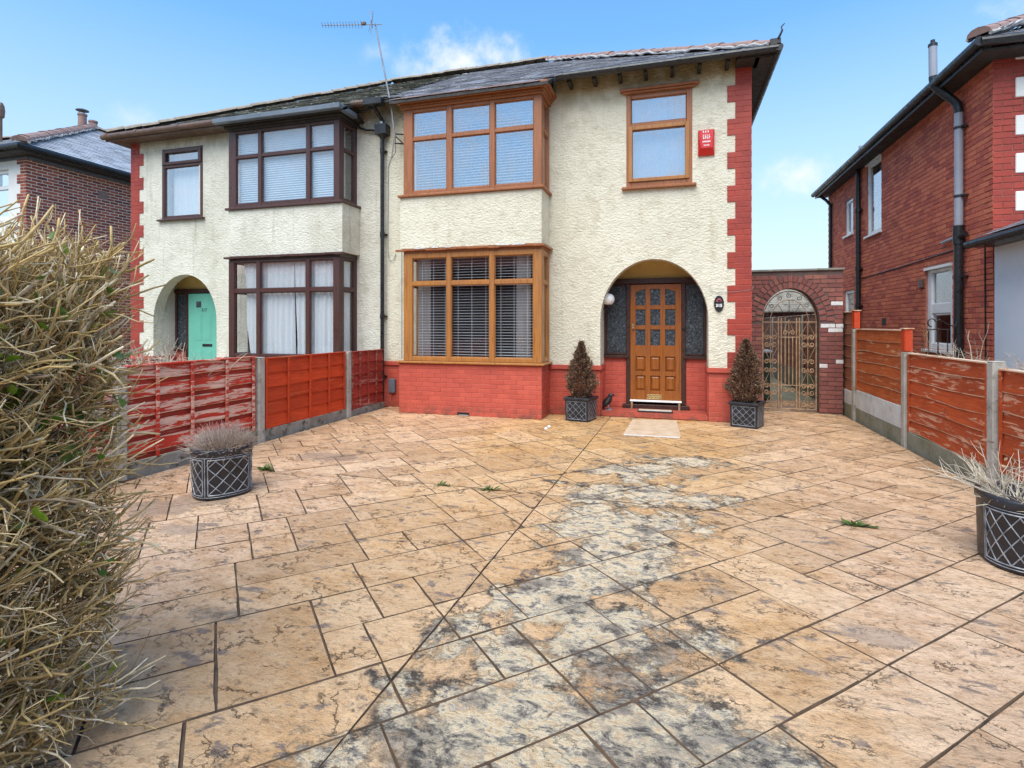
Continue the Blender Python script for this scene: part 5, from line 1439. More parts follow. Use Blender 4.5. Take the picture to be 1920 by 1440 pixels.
# wrought iron gate in the arch
GT = empty('iron_gate', (1.92, GY+0.1, 0.02), 'faded gilt wrought iron gate with scrolls inside the brick archway', 'gate')
gy = GY+0.10
def bar(mb, pts, r=0.008): mb.tube([(x, gy, z) for x, z in pts], r, 6)
def scroll(cx, cz, r, turns, a0, sgn):
    return [(cx + r*(1-0.78*t)*math.cos(a0+sgn*turns*2*PI*t), cz + r*(1-0.78*t)*math.sin(a0+sgn*turns*2*PI*t)) for t in [i/16 for i in range(17)]]
fr_ = MB()
for x, zt in ((1.495, 1.56), (2.335, 1.56)): bar(fr_, [(x, 0.02), (x, zt)], 0.014)
for x in (1.745, 1.79, 2.03, 2.075): bar(fr_, [(x, 0.03), (x, 1.62)], 0.012)
for z in (0.05, 1.545): bar(fr_, [(1.495, z), (2.335, z)], 0.010)
bar(fr_, [(1.745, 1.285), (2.075, 1.285)]); bar(fr_, [(1.745, 0.455), (2.075, 0.455)])
n = 20
bar(fr_, [(1.915 + 0.42*math.cos(PI-PI*k/n), 1.55+0.53*math.sin(PI*k/n)) for k in range(n+1)], 0.008)
bar(fr_, [(1.915 + 0.30*math.cos(PI-PI*k/n), 1.55+0.38*math.sin(PI*k/n)) for k in range(n+1)], 0.006)
fr_.build('gate_frame', M['iron_tan'], GT)
for k in range(7):
    th = PI*(k+0.5)/7; q = MB(); x_, z_ = 1.915+0.355*math.cos(th), 1.55+0.455*math.sin(th)
    bar(q, scroll(x_, z_, 0.045, 1.3, th, 1 if k % 2 else -1), 0.0055); q.build('scroll', M['iron_black'], GT)
for k in range(5):
    th = PI*(k+0.5)/5; q = MB(); bar(q, [(1.915+0.08*math.cos(th), 1.56+0.08*math.sin(th)), (1.915+0.30*math.cos(th), 1.55+0.38*math.sin(th))], 0.005); q.build('lattice_bar', M['iron_black'], GT)
br = MB()
for x in (1.85, 1.91, 1.97): bar(br, [(x, 0.455), (x, 1.285)], 0.0095)
for x in (1.62, 2.205): bar(br, [(x, 0.05), (x, 1.54)], 0.006)
br.build('bar', M['iron_tan'], GT)
for cx in (1.62, 2.205):
    q = MB()
    w_ = 0.115
    bar(q, [(cx-w_, 1.30), (cx, 1.54), (cx+w_, 1.30)], 0.006); bar(q, [(cx-w_, 1.12), (cx, 0.86), (cx+w_, 1.12)], 0.006); bar(q, [(cx-w_, 0.44), (cx, 0.72), (cx+w_, 0.44)], 0.006); bar(q, [(cx-w_, 0.06), (cx, 0.30), (cx+w_, 0.06)], 0.006)
    q.build('lattice_bar', M['iron_tan'], GT)
    for zc, up in ((1.28, 1), (1.16, -1), (0.86, 1), (0.72, -1), (0.44, 1), (0.33, -1), (0.13, -1)):
        for s_ in (-1, 1):
            q = MB(); bar(q, [(cx, zc - 0.03*up)] + scroll(cx+s_*0.058, zc, 0.046, 1.35, PI if s_ > 0 else 0, -s_*up), 0.009); q.build('scroll', M['iron_tan'], GT)
for zc, up in ((1.36, 1), (0.38, -1), (0.14, -1)):
    for s_ in (-1, 1):
        q = MB(); bar(q, [(1.91, zc - 0.03*up)] + scroll(1.91+s_*0.055, zc, 0.043, 1.35, PI if s_ > 0 else 0, -s_*up), 0.009); q.build('scroll', M['iron_tan'], GT)
q = MB(); bar(q, [(1.84, 1.40), (1.91, 1.60), (1.98, 1.40)], 0.006); bar(q, [(1.91, 1.30), (1.91, 1.60)], 0.006); q.build('lattice_bar', M['iron_tan'], GT)

# what shows behind the gate
GB = empty('outbuilding', (3.4, 20.5, 0), 'low outbuilding with pale ribbed roof seen through the archway', 'outbuilding')
q = MB(); q.box(1.6, 4.4, 20.2, 24.0, 0, 1.95); q.build('wall', M['brick_plum'], GB)
q = MB(); q.prism([(1.4, 19.9, 1.92), (4.42, 19.9, 1.92), (4.42, 23.0, 3.05), (1.4, 23.0, 3.05)], (0, 0, 0.05)); ro = q.build('roof', M['concrete_dark'], GB)
for k in range(13):
    y = 20.0+0.23*k; z = 1.975+(y-19.9)*1.13/3.1
    q = MB(); q.box(1.38, 4.42, y, y+0.10, z, z+0.045); q.build('roof_batten', M['concrete'], ro)
q = MB(); q.prism([(4.43, 19.85, 1.90), (4.43, 19.85, 2.12), (4.43, 23.0, 3.27), (4.43, 23.0, 3.05)], (0.12, 0, 0)); q.build('bargeboard', M['upvc'], GB)
q = MB(); q.box(4.6, 7.5, 20.4, 24.0, 0, 2.75); q.build('brick_wing', M['brick_orange'], GB)
BN = empty('wheelie_bin', (1.60, 11.6, 0), 'dark green wheelie bin with grey lid behind the gate', 'bin')
q = MB(); q.prism([(1.42, 11.42, 0.06), (1.78, 11.42, 0.06), (1.80, 11.40, 0.95), (1.40, 11.40, 0.95)], (0, 0.45, 0)); q.build('body', M['bin'], BN, bevel=0.02)
q = MB(); q.box(1.385, 1.815, 11.36, 11.90, 0.955, 1.01); q.build('lid', M['bin_lid'], BN, bevel=0.015)
for x in (1.43, 1.77):
    q = MB(); q.tube([(x-0.02, 11.86, 0.10), (x+0.02, 11.86, 0.10)], 0.10, 14); q.build('wheel', M['black'], BN)

# ------------------------------------------------------------------ fences
def lap_board(parent, X, sg, y0, y1, zt, zb, mat, lean=0.018, th=0.011, wav=0.007, back=0.0, edge=True, name='board'):
    """one waney-edged board: top tucked back, lower edge proud and wavy"""
    n = 6; vs, fs = [], []
    ph = random.uniform(0, 6)
    for i in range(n+1):
        y = y0 + (y1-y0)*i/n
        dz = wav*math.sin(ph+2.3*i/n*PI) + random.uniform(-wav, wav)*0.6
        b = back
        xf = lambda d: X + sg*(d - b)
        lip = min(0.009, (zt-zb)*0.2)
        vs += [(xf(0), y, zt), (xf(lean), y, zb+dz+lip), (xf(lean-0.003), y, zb+dz), (xf(lean-th), y, zb+dz), (xf(-th*0.6), y, zt)]
    for i in range(n):
        for k in range(5):
            a, b_ = 5*i+k, 5*i+(k+1) % 5
            fs.append((a, b_, b_+5, a+5))
    fs += [tuple(range(5))[::-1], tuple(range(5*n, 5*n+5))]
    og = origin(parent)
    me = bpy.data.meshes.new(name); me.from_pydata([(v[0]-og.x, v[1]-og.y, v[2]-og.z) for v in vs], [], fs)
    me.materials.append(mat); me.materials.append(M['f_edge'])
    if edge:
        for i, p in enumerate(me.polygons):
            if i < 5*n and i % 5 in (1, 2): p.material_index = 1
    bm = bmesh.new(); bm.from_mesh(me); bmesh.ops.recalc_face_normals(bm, faces=bm.faces); bm.to_mesh(me); bm.free()
    o = bpy.data.objects.new(name, me); C.objects.link(o); o.parent = parent
    return o

def panel(root, X, sg, y0, y1, z0, z1, mat, nb, battens=(), label=None, style='lap', edge=True, rear=None, cap=True):
    f = MB()
    f.box(X-0.018*sg, X-0.034*sg, y0+0.002, y0+0.045, z0, z1); f.box(X-0.018*sg, X-0.034*sg, y1-0.045, y1-0.002, z0, z1)
    f.box(X-0.0345*sg, X-0.040*sg, y0+0.01, y1-0.01, z0+0.01, z1-0.01)
    for y in (y0, y1-0.034):
        if not battens: f.box(X+0.014*sg, X+0.030*sg, y, y+0.034, z0, z1)
    pn = f.build('fence_panel', rear or mat, root, label=label)
    h = (z1-z0)/nb
    for k in range(nb):
        zt = z1 - k*h
        if style == 'lap': lap_board(pn, X, sg, y0+0.004, y1-0.004, zt+0.02 if k else zt, zt-h-0.004 + random.uniform(-0.006, 0.006), mat, edge=edge, wav=0.008)
        else:
            lap_board(pn, X, sg, y0+0.004, y1-0.004, zt+0.004, zt-h*0.70, mat, edge=True, wav=0.005, lean=0.008)
            lap_board(pn, X, sg, y0+0.004, y1-0.004, zt-h*0.62, zt-h*1.02, rear or mat, back=0.015, edge=False, lean=0.004, wav=0.003)
    for y in battens:
        q = MB(); lean_ = random.uniform(-0.012, 0.012)
        q.prism([(X+0.019*sg, y-0.018+lean_, z1+0.002), (X+0.019*sg, y+0.018+lean_, z1+0.002), (X+0.019*sg, y+0.018, z0), (X+0.019*sg, y-0.018, z0)], (0.018*sg, 0, 0))
        q.build('batten', mat, pn, bevel=0.003)
    if cap:
        q = MB(); q.box(X-0.028*sg, X+0.030*sg, y0+0.003, y1-0.003, z1+0.003, z1+0.020); q.build('capping', M['f_edge'] if sg < 0 else mat, pn, bevel=0.003)
    return pn
def post(root, X, y, zt, mat, s=0.05):
    q = MB(); q.prism([(X-s, y-s, -0.04), (X+s, y-s, -0.04), (X+s, y+s, -0.04), (X-s, y+s, -0.04)], (0, 0, zt+0.04-0.02))
    q.prism([(X-s, y-s, zt-0.02), (X+s, y-s, zt-0.02), (X+s, y+s, zt-0.02), (X-s, y+s, zt-0.02)], (0, 0, 0.015))
    return q.build('fence_post', mat, root, bevel=0.007)
def gravel(root, X, y0, y1, z0, z1, mat):
    q = MB(); q.box(X-0.025, X+0.025, y0, y1, z0, z1); return q.build('gravel_board', mat, root, bevel=0.006)

FXL = -5.085
FLt = empty('garden_fence', (FXL, 6.4, 0), 'low red panel fence with concrete posts along the left of the driveway', 'fence')
panel(FLt, FXL, 1, 3.99, 5.71, 0.16, 1.085, M['f_flaking'], 5, (4.32, 4.745, 5.225, 5.65), 'weathered red panel with flaking pale paint', 'gap', rear=M['f_flake_rear'])
panel(FLt, FXL, 1, 5.83, 7.67, 0.15, 1.05, M['f_bright'], 5, (6.30, 6.76, 7.22, 7.62, 5.87), 'bright orange red panel', edge=False)
panel(FLt, FXL, 1, 7.80, 8.86, 0.11, 1.04, M['f_dark'], 5, (8.08, 8.34, 8.6, 7.84), 'dull dark red panel', edge=False)
for y, z in ((3.93, 1.10), (5.77, 1.09), (7.735, 1.065)): post(FLt, FXL, y, z, M['concrete'], 0.052)
for y0, y1, z in ((2.0, 3.875, 0.17), (3.985, 5.715, 0.15), (5.825, 7.68, 0.145), (7.79, 8.9, 0.10)): gravel(FLt, FXL, y0, y1, -0.03, z, M['concrete_dark'])
panel(FLt, FXL, 1, 2.05, 3.87, 0.18, 1.085, M['f_flaking'], 5, (2.5, 2.95, 3.4), 'weathered red panel with flaking pale paint', 'gap', rear=M['f_flake_rear'])

FXR = 2.765
FR = empty('garden_fence', (FXR, 7.9, 0), 'orange brown board fence stepping up towards the brick archway on the right', 'fence')
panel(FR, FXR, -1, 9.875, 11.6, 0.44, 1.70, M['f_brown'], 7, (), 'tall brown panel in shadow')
panel(FR, FXR, -1, 7.92, 9.73, 0.485, 1.42, M['f_orange'], 6, ())
panel(FR, FXR, -1, 5.995, 7.76, 0.205, 1.14, M['f_orange2'], 6, ())
panel(FR, FXR, -1, 4.0, 5.81, 0.205, 1.10, M['f_orange2'], 5, (), edge=True)
for y, z in ((9.80, 1.44), (7.84, 1.17), (5.90, 1.18), (3.92, 1.15)): post(FR, FXR, y, z, M['concrete'], 0.052)
for y0, y1, z0, z1, m in ((9.86, 11.6, -0.03, 0.20, 'concrete_moss'), (9.86, 11.6, 0.203, 0.43, 'concrete_pale'), (7.90, 9.745, -0.03, 0.19, 'concrete_moss'), (7.90, 9.745, 0.193, 0.478, 'concrete_pale'), (5.96, 7.785, -0.03, 0.195, 'concrete_moss'), (3.98, 5.845, -0.03, 0.195, 'concrete_dark')): gravel(FR, FXR, y0, y1, z0, z1, M[m])
for y, za, zb in ((9.80, 1.442, 1.715), (7.84, 1.172, 1.445)):
    q = MB(); q.box(FXR-0.04, FXR+0.04, y-0.055, y+0.06, za, zb); q.box(FXR-0.045, FXR-0.0405, y-0.05, y-0.02, za, zb); q.box(FXR-0.045, FXR-0.0405, y+0.02, y+0.055, za, zb)
    pt_ = q.build('post_extension', M['f_bright'], FR, bevel=0.004); q = MB(); q.box(FXR-0.055, FXR+0.055, y-0.07, y+0.075, zb+0.001, zb+0.016); q.build('capping', M['f_edge'], FR, bevel=0.003)
FB_ = empty('board_fence', (2.8, 15, 0), 'brown board fence running behind the iron gate', 'fence')
for k in range(4):
    panel(FB_, 2.80, -1, 11.7+1.9*k, 13.5+1.9*k, 0.45, 1.70, M['f_brown'], 7, ()); post(FB_, 2.80, 13.6+1.9*k, 1.72, M['concrete'])
    gravel(FB_, 2.80, 11.62+1.9*k, 13.53+1.9*k, -0.03, 0.44, M['concrete_moss'])
q = MB()
FC_ = empty('board_fence', (1.5, 17.5, 0), 'orange brown fence end beyond the bin behind the iron gate', 'fence')
for k in range(8):
    q = MB(); q.box(1.18, 2.05, 17.5-0.006*(k % 2), 17.52, 0.1+0.2*k, 0.295+0.2*k); q.build('board', M['f_orange'], FC_)
# ------------------------------------------------------------------ planters
def place(root, loc, rz):
    root.location = loc; root.rotation_euler = (0, 0, rz)

def square_planter(label, loc, rz, s=0.40, h=0.37):
    root = empty('square_planter', (0, 0, 0), label, 'planter', 'square lattice planters by the front door')
    a, b = s/2*0.93, s/2
    q = MB()
    ring = lambda r, z: [(-r, -r, z), (r, -r, z), (r, r, z), (-r, r, z)]
    lv = [ring(a, 0), ring(b-0.008, h-0.045), ring(b+0.010, h-0.040), ring(b+0.012, h-0.006), ring(b+0.006, h), ring(b-0.028, h), ring(b-0.035, h-0.06)]
    vv = [[q.bm.verts.new(p) for p in l] for l in lv]
    q.bm.faces.new(vv[0][::-1]); q.bm.faces.new(vv[-1])
    for A, Bq in zip(vv, vv[1:]):
        for k in range(4): q.bm.faces.new((A[k], A[(k+1) % 4], Bq[(k+1) % 4], Bq[k]))
    body = q.build('body', M['charcoal'], root, bevel=0.006)
    q = MB(); q.box(-b+0.04, b-0.04, -b+0.04, b-0.04, h-0.058, h-0.035); q.build('soil', M['soil'], root)
    for f in range(4):
        rot = Matrix.Rotation(f*PI/2, 3, 'Z')
        q = MB()
        z0, z1 = 0.035, h-0.06; wd = a-0.028
        def P(u, z): return rot @ Vector((u, -(a + (b-0.008-a)*z/(h-0.045)) - 0.0005, z))
        def ln(u0, za, u1, zb, r): q.tube([P(u0, za), P(u1, zb)], r, 5)
        for (u0, za, u1, zb) in ((-wd, z0, wd, z0), (wd, z0, wd, z1), (wd, z1, -wd, z1), (-wd, z1, -wd, z0)): ln(u0, za, u1, zb, 0.0035)
        nb = 4; W_ = 2*wd; H_ = z1-z0
        for sgn in (1, -1):
            k = -nb
            while k <= nb*2:
                # diagonal u = c + sgn*(z - z0)
                c = -wd + k*W_/3.2
                pts = []
                t0, t1 = 0.0, H_
                lo = ((-wd-c)/sgn, (wd-c)/sgn); lo = (min(lo), max(lo))
                t0, t1 = max(t0, lo[0]), min(t1, lo[1])
                if t1-t0 > 0.02: ln(c+sgn*t0, z0+t0, c+sgn*t1, z0+t1, 0.003)
                k += 1
        q.build('lattice', M['silver'], body)
    place(root, loc, rz)
    return root
square_planter('square dark planter with lattice faces between the bay window and the door arch', (-1.40, 8.565, 0), R(-13))
square_planter('square dark planter with lattice faces at the red corner quoins right of the door', (1.045, 8.73, 0), R(-22))

def oval_planter(label, loc, rz, a=0.265, b=0.205, h=0.43, pan=None):
    root = empty('oval_planter', (0, 0, 0), label, 'planter', 'round lattice planters on the driveway')
    def rad(th):
        c, s = math.cos(th), math.sin(th); p = 2.5
        r = (abs(c/a)**p + abs(s/b)**p)**(-1/p)
        return r
    q = MB(); N = 40
    lv = [(0.93, 0), (0.945, 0.012), (0.955, 0.02), (0.985, h-0.06), (1.015, h-0.055), (1.02, h-0.012), (1.005, h), (0.90, h), (0.87, h-0.05)]
    rings = [[q.bm.verts.new((k_*rad(2*PI*i/N)*math.cos(2*PI*i/N), k_*rad(2*PI*i/N)*math.sin(2*PI*i/N), z)) for i in range(N)] for k_, z in lv]
    q.bm.faces.new(rings[0][::-1]); q.bm.faces.new(rings[-1])
    for A, Bq in zip(rings, rings[1:]):
        for i in range(N): q.bm.faces.new((A[i], A[(i+1) % N], Bq[(i+1) % N], Bq[i]))
    body = q.build('body', M['charcoal'], root, smooth=True)
    q = MB(); q.lathe([(0.23, h-0.075), (0.12, h-0.05), (0, h-0.045)], (0, 0, 0), 20, sx=1, sy=b/a); q.build('soil', M['soil'], root)
    z0, z1 = 0.045, h-0.085
    for (t0, t1) in (pan or ((-2.35, -0.80), (-0.62, 0.62), (0.80, 2.35), (2.53, 3.75))):
        q = MB()
        def P(f, z):
            th = t0 + (t1-t0)*f; r = rad(th)*(0.955 + 0.03*(z-0.02)/(h-0.08)) + 0.001
            return Vector((r*math.cos(th), r*math.sin(th), z))
        def ln(f0, za, f1, zb, r, n=8): q.tube([P(f0+(f1-f0)*i/n, za+(zb-za)*i/n) for i in range(n+1)], r, 5)
        for m_, rr in ((0.0, 0.0045), ):
            ln(0, z0, 1, z0, rr); ln(0, z1, 1, z1, rr); ln(0, z0, 0, z1, rr, 1); ln(1, z0, 1, z1, rr, 1)
        ln(-0.07, z0-0.018, 1.07, z0-0.018, 0.003); ln(-0.07, z1+0.018, 1.07, z1+0.018, 0.003); ln(-0.07, z0-0.018, -0.07, z1+0.018, 0.003, 1); ln(1.07, z0-0.018, 1.07, z1+0.018, 0.003, 1)
        H_ = z1-z0; wdt = 3
        for sgn in (1, -1):
            for k in range(-4, 8):
                c = k/wdt; sl = sgn*0.86
                lo = sorted(((0-c)/sl, (1-c)/sl)); t_0, t_1 = max(0, lo[0]), min(1, lo[1])
                if t_1-t_0 > 0.05: ln(c+sl*t_0, z0+H_*t_0, c+sl*t_1, z0+H_*t_1, 0.0038, 6)
        q.build('lattice', M['silver'], body)
    place(root, loc, rz)
    return root
oval_planter('round dark planter holding a dead lavender near the left fence', (-3.86, 3.93, 0), R(62), a=0.240, b=0.215)
oval_planter('round dark planter holding bare twigs at the right edge of the driveway', (2.14, 4.19, 0), R(-2), a=0.255, b=0.255, h=0.44, pan=((-2.95, -2.02), (-1.62, -0.65), (-0.3, 0.7), (1.1, 2.1)))

# ------------------------------------------------------------------ plants
def twig_into(vs, fs, p, d, L, r0, segs=3, wob=0.25, sides=3, tip=0.35, curl=None):
    """a thin crooked stem; returns its points"""
    p = Vector(p); d = Vector(d).normalized()
    pts = [p.copy()]; base = len(vs)
    dirs = [d.copy()]
    for k in range(segs):
        d = (d + Vector((random.gauss(0, wob), random.gauss(0, wob), random.gauss(0, wob))) * 0.6).normalized()
        if curl is not None: d = (d + curl).normalized()
        p = p + d*(L/segs); pts.append(p.copy()); dirs.append(d.copy())
    a = dirs[0].orthogonal().normalized()
    for i, (q, dd) in enumerate(zip(pts, dirs)):
        a = (a - dd*a.dot(dd)); a = a.normalized() if a.length > 1e-5 else dd.orthogonal().normalized()
        b = dd.cross(a)
        r = r0*(1-(1-tip)*i/segs)
        for k in range(sides):
            an = 2*PI*k/sides
            vs.append(tuple(q + a*(r*math.cos(an)) + b*(r*math.sin(an))))
    for i in range(segs):
        for k in range(sides):
            a_ = base+i*sides+k; b_ = base+i*sides+(k+1) % sides
            fs.append((a_, b_, b_+sides, a_+sides))
    fs.append(tuple(base+segs*sides+k for k in range(sides)))
    return pts, dirs

def conifer(label, loc, h, w, seed):
    random.seed(seed)
    root = empty('dead_conifer', loc, label, 'conifer', 'dead brown conifers in the square planters')
    vs, fs = [], []
    lx, ly, lz = loc
    def prof(f):  # teardrop: widest about a third of the way up
        return w*0.5*(min(1, (f+0.10)/0.36)**0.6)*max(0.0, 1-max(0, f-0.28)/0.74)**0.85
    for i in range(6000):
        f = random.random()**0.95
        th = random.uniform(0, 2*PI)
        clump = 0.80 + 0.62*mnoise.noise(Vector((math.cos(th)*2.6+seed, math.sin(th)*2.6, f*7.5)))
        r = prof(f)*clump*random.uniform(0.55, 1.04)**0.6
        c = Vector((lx + r*math.cos(th), ly + r*math.sin(th), lz + f*h))
        out = Vector((math.cos(th)*0.75, math.sin(th)*0.75, 0.75 + random.gauss(0, 0.5))) + Vector((random.gauss(0, .35), random.gauss(0, .35), random.gauss(0, .3)))
        out.normalize()
        sd = out.cross(Vector((random.gauss(0, 1), random.gauss(0, 1), random.gauss(0, 1)))).normalized()
        L = random.uniform(0.02, 0.055); wd = random.uniform(0.006, 0.016)
        n0 = len(vs)
        vs += [tuple(c), tuple(c+out*L*0.55+sd*wd), tuple(c+out*L+sd.cross(out)*wd*0.5), tuple(c+out*L*0.5-sd*wd)]
        fs.append((n0, n0+1, n0+2, n0+3))
    for i in range(260):   # drooping strands and stray tips
        f = random.random(); th = random.uniform(0, 2*PI); r = prof(f)*0.75
        twig_into(vs, fs, (lx+r*math.cos(th), ly+r*math.sin(th), lz+f*h), (math.cos(th), math.sin(th), random.uniform(0.3, 1.6)), random.uniform(0.06, 0.13), 0.004, 2, 0.4)
    pydata('foliage', vs, fs, M['dead'], root, kind='stuff')
    v2, f2 = [], []
    twig_into(v2, f2, (lx, ly, lz-0.05), (0, 0, 1), h*0.8, 0.016, 5, 0.03, 6)
    pydata('trunk', v2, f2, M['dead'], root)
conifer('dead brown cone conifer growing left of the front door, beside the oak bay', (-1.40, 8.565, 0.335), 0.88, 0.52, 3)
conifer('dead brown conifer growing right of the door, against the red corner quoins', (1.03, 8.74, 0.335), 0.93, 0.56, 11)

random.seed(21)
# dead lavender
lav = empty('dead_lavender', (-3.86, 3.93, 0.37), 'bushy dead grey lavender in the round planter by the left fence', 'plant')
vs, fs = [], []
for i in range(1900):
    th = random.uniform(0, 2*PI); el = random.uniform(0.1, 1.0)**0.8*PI/2
    d = Vector((math.cos(th)*math.cos(el), math.sin(th)*math.cos(el), math.sin(el)))
    r = random.random()**0.5*0.13
    p = Vector((-3.86 + r*math.cos(th), 3.93 + r*math.sin(th)*0.85, 0.355))
    L = random.uniform(0.12, 0.31)
    if random.random() < 0.55: 
        p = p + d*random.uniform(0.05, 0.16); L *= 0.5
    twig_into(vs, fs, p, d + Vector((random.gauss(0, .22), random.gauss(0, .22), random.gauss(0, .22))), L, random.uniform(0.0011, 0.0026), 3, 0.30)
pydata('stems', vs, fs, M['lavender'], lav, kind='stuff')
vs, fs = [], []
for i in range(26): twig_into(vs, fs, (-3.86+random.gauss(0, .05), 3.93+random.gauss(0, .04), 0.35), (random.gauss(0, .5), random.gauss(0, .5), 0.7), random.uniform(0.1, 0.2), 0.006, 3, 0.3, 5)
pydata('woody_base', vs, fs, M['twig'], lav)

# bare shrub in the planter on the right
bt = empty('bare_shrub', (2.10, 4.19, 0.37), 'pale leafless shrub with crooked twigs in the round planter at the right', 'plant')
vs, fs = [], []
for i in range(95):
    th = random.uniform(0, 2*PI); r = random.random()**0.5*0.16
    p = (2.10+r*math.cos(th), 4.19+r*math.sin(th), 0.36)
    d = Vector((math.cos(th)*0.8, math.sin(th)*0.8, random.uniform(0.45, 1.5)))
    pts, ds = twig_into(vs, fs, p, d, random.uniform(0.18, 0.42), random.uniform(0.0028, 0.006), 5, 0.36, 4)
    for k in (2, 3, 4):
        if random.random() < 0.75:
            twig_into(vs, fs, pts[k], ds[k] + Vector((random.gauss(0, .7), random.gauss(0, .7), random.gauss(0, .5))), random.uniform(0.06, 0.16), 0.0022, 3, 0.4)
pydata('stems', vs, fs, M['twig_pale'], bt, kind='stuff')
for (d, L) in (((-1, 0.18, 0.36), 0.50), ((-0.95, 0.4, 0.55), 0.36), ((-0.7, -0.3, 0.8), 0.4)):
    v2, f2 = [], []
    pts, ds = twig_into(v2, f2, (2.02, 4.17, 0.40), d, L, 0.006, 6, 0.12, 5)
    for k in (3, 4, 5): twig_into(v2, f2, pts[k], ds[k] + Vector((random.gauss(0, .4), random.gauss(0, .4), 0.6)), 0.12, 0.003, 3, 0.2, 4)
    pydata('branch', v2, f2, M['twig_pale'], bt)
vs, fs = [], []
for i in range(60):
    th = random.uniform(0, 2*PI); c = Vector((2.10+random.gauss(0, .14), 4.19+random.gauss(0, .14), 0.48+random.uniform(0, .30)))
    a = Vector((random.gauss(0, 1), random.gauss(0, 1), random.gauss(0, 1))).normalized(); b = a.orthogonal().normalized()
    n0 = len(vs); L = random.uniform(0.012, 0.025); vs += [tuple(c-a*L), tuple(c+b*L*.5), tuple(c+a*L), tuple(c-b*L*.5)]; fs.append((n0, n0+1, n0+2, n0+3))
pydata('withered_leaves', vs, fs, M['dead'], bt, kind='stuff')

def dry_shrub(name, label, loc, n, spread, hgt, mat, seed, r=0.004, leaf=None):
    random.seed(seed)
    root = empty(name, loc, label, 'shrub')
    vs, fs = [], []
    for i in range(n):
        p = Vector(loc) + Vector((random.gauss(0, spread[0]*0.3), random.gauss(0, spread[1]*0.3), random.uniform(0, hgt*0.35)))
        d = Vector((random.gauss(0, .6), random.gauss(0, .6), random.uniform(0.3, 1.2)))
        pts, ds = twig_into(vs, fs, p, d, hgt*random.uniform(0.35, 0.8), r*random.uniform(0.7, 1.5), 4, 0.30, 4)
        for k in (1, 2, 3):
            if random.random() < 0.8: twig_into(vs, fs, pts[k], ds[k]+Vector((random.gauss(0, .7), random.gauss(0, .7), random.gauss(0.1, .5))), hgt*random.uniform(0.12, 0.35), r*0.6, 3, 0.35)
    pydata('twigs', vs, fs, mat, root, kind='stuff')
    return root
dry_shrub('dry_shrub', 'tangled pale dry shrub behind the flaking red fence panel', (-5.75, 4.95, 0.75), 110, (0.75, 0.9), 0.62, M['twig_pale'], 5, 0.005)
dry_shrub('bare_climber', 'thin bare climber in front of the red brick wall by the iron railing', (3.55, 9.45, 0.8), 9, (0.8, 0.3), 0.8, M['twig'], 8, 0.005)
dry_shrub('leafless_bush', 'leafless pale bush beside the black pipe behind the orange fence', (3.72, 8.55, 0.75), 22, (0.4, 0.25), 0.75, M['twig_pale'], 12, 0.0045)
dry_shrub('ivy_remnant', 'dry clump of grey stems on top of the concrete post at far right', (2.95, 5.80, 1.05), 36, (0.25, 0.35), 0.22, M['lavender'], 14, 0.004)

# ------------------------------------------------------------------ hedge
random.seed(77)
hedge = empty('hedge', (-2.6, 1.2, 0), 'bare overgrown privet hedge of tan twigs with a few green leaves at the left', 'hedge')
HX1, HY0, HY1, HZ = -2.03, 0.62, 1.56, 1.74
vs, fs = [], []
def hz_top(y, x): return HZ + 0.10*mnoise.noise(Vector((x*2.1, y*2.1, 0.3))) + 0.10*max(0, (-1.9-x))*1.2
leaf_sites = []; long_twigs = []
cnt = 0
while cnt < 13500:
    # denser towards the trimmed end face that looks out over the drive
    u = random.random()**1.9
    x = HX1 - u*(1.15 if random.random() < 0.88 else 2.6)
    y = random.uniform(HY0, HY1); z = random.uniform(0.02, 1.0)**0.95*HZ
    if z > hz_top(y, x): continue
    ends = min(1.0, (HX1 - x)/0.25)
    out = Vector((1.0, random.gauss(0.1, .5), random.gauss(0.45, .5)))
    if random.random() < 0.30: out = Vector((random.gauss(0.2, .7), random.gauss(0.1, .7), random.gauss(0.5, .5)))
    if z > HZ-0.35 and random.random() < 0.6: out = Vector((random.gauss(0.35, .5), random.gauss(0.1, .4), random.uniform(0.5, 1.2)))
    L = random.uniform(0.08, 0.26)
    mnz = mnoise.noise(Vector((x*3, y*5, z*5)))
    if mnz < -0.28 and random.random() < 0.7: continue
    if x > HX1-0.12 and random.random() < 0.35: continue
    pts, ds = twig_into(vs, fs, (x, y, z), out, L, random.uniform(0.0022, 0.0046) if random.random() < 0.78 else random.uniform(0.005, 0.0078), 4, 0.36, 5, tip=0.55, curl=Vector((0, 0, 0.035)))
    for k in (1, 2, 3):
        if random.random() < 0.38: twig_into(vs, fs, pts[k], ds[k]+Vector((random.gauss(0, .8), random.gauss(0, .8), random.gauss(0.35, .7))), random.uniform(0.03, 0.10), 0.0024, 2, 0.35)
    if random.random() < 0.02: leaf_sites.append((pts[-1], ds[-1]))
    cnt += 1
# long shoots that stick out of the top
for i in range(30):
    x = HX1 - random.uniform(0.0, 0.75); y = random.uniform(1.0, HY1)
    pts, ds = twig_into(vs, fs, (x, y, HZ-0.25), (random.gauss(0.25, .35), random.gauss(0, .3), 1.0), random.uniform(0.20, 0.38), random.uniform(0.002, 0.0036), 6, 0.22, 4, curl=Vector((0.03, 0, 0.0)))
    if random.random() < 0.35: leaf_sites.append((pts[-1], ds[-1]))
pydata('twigs', vs, fs, M['twig'], hedge, smooth=True, kind='stuff')
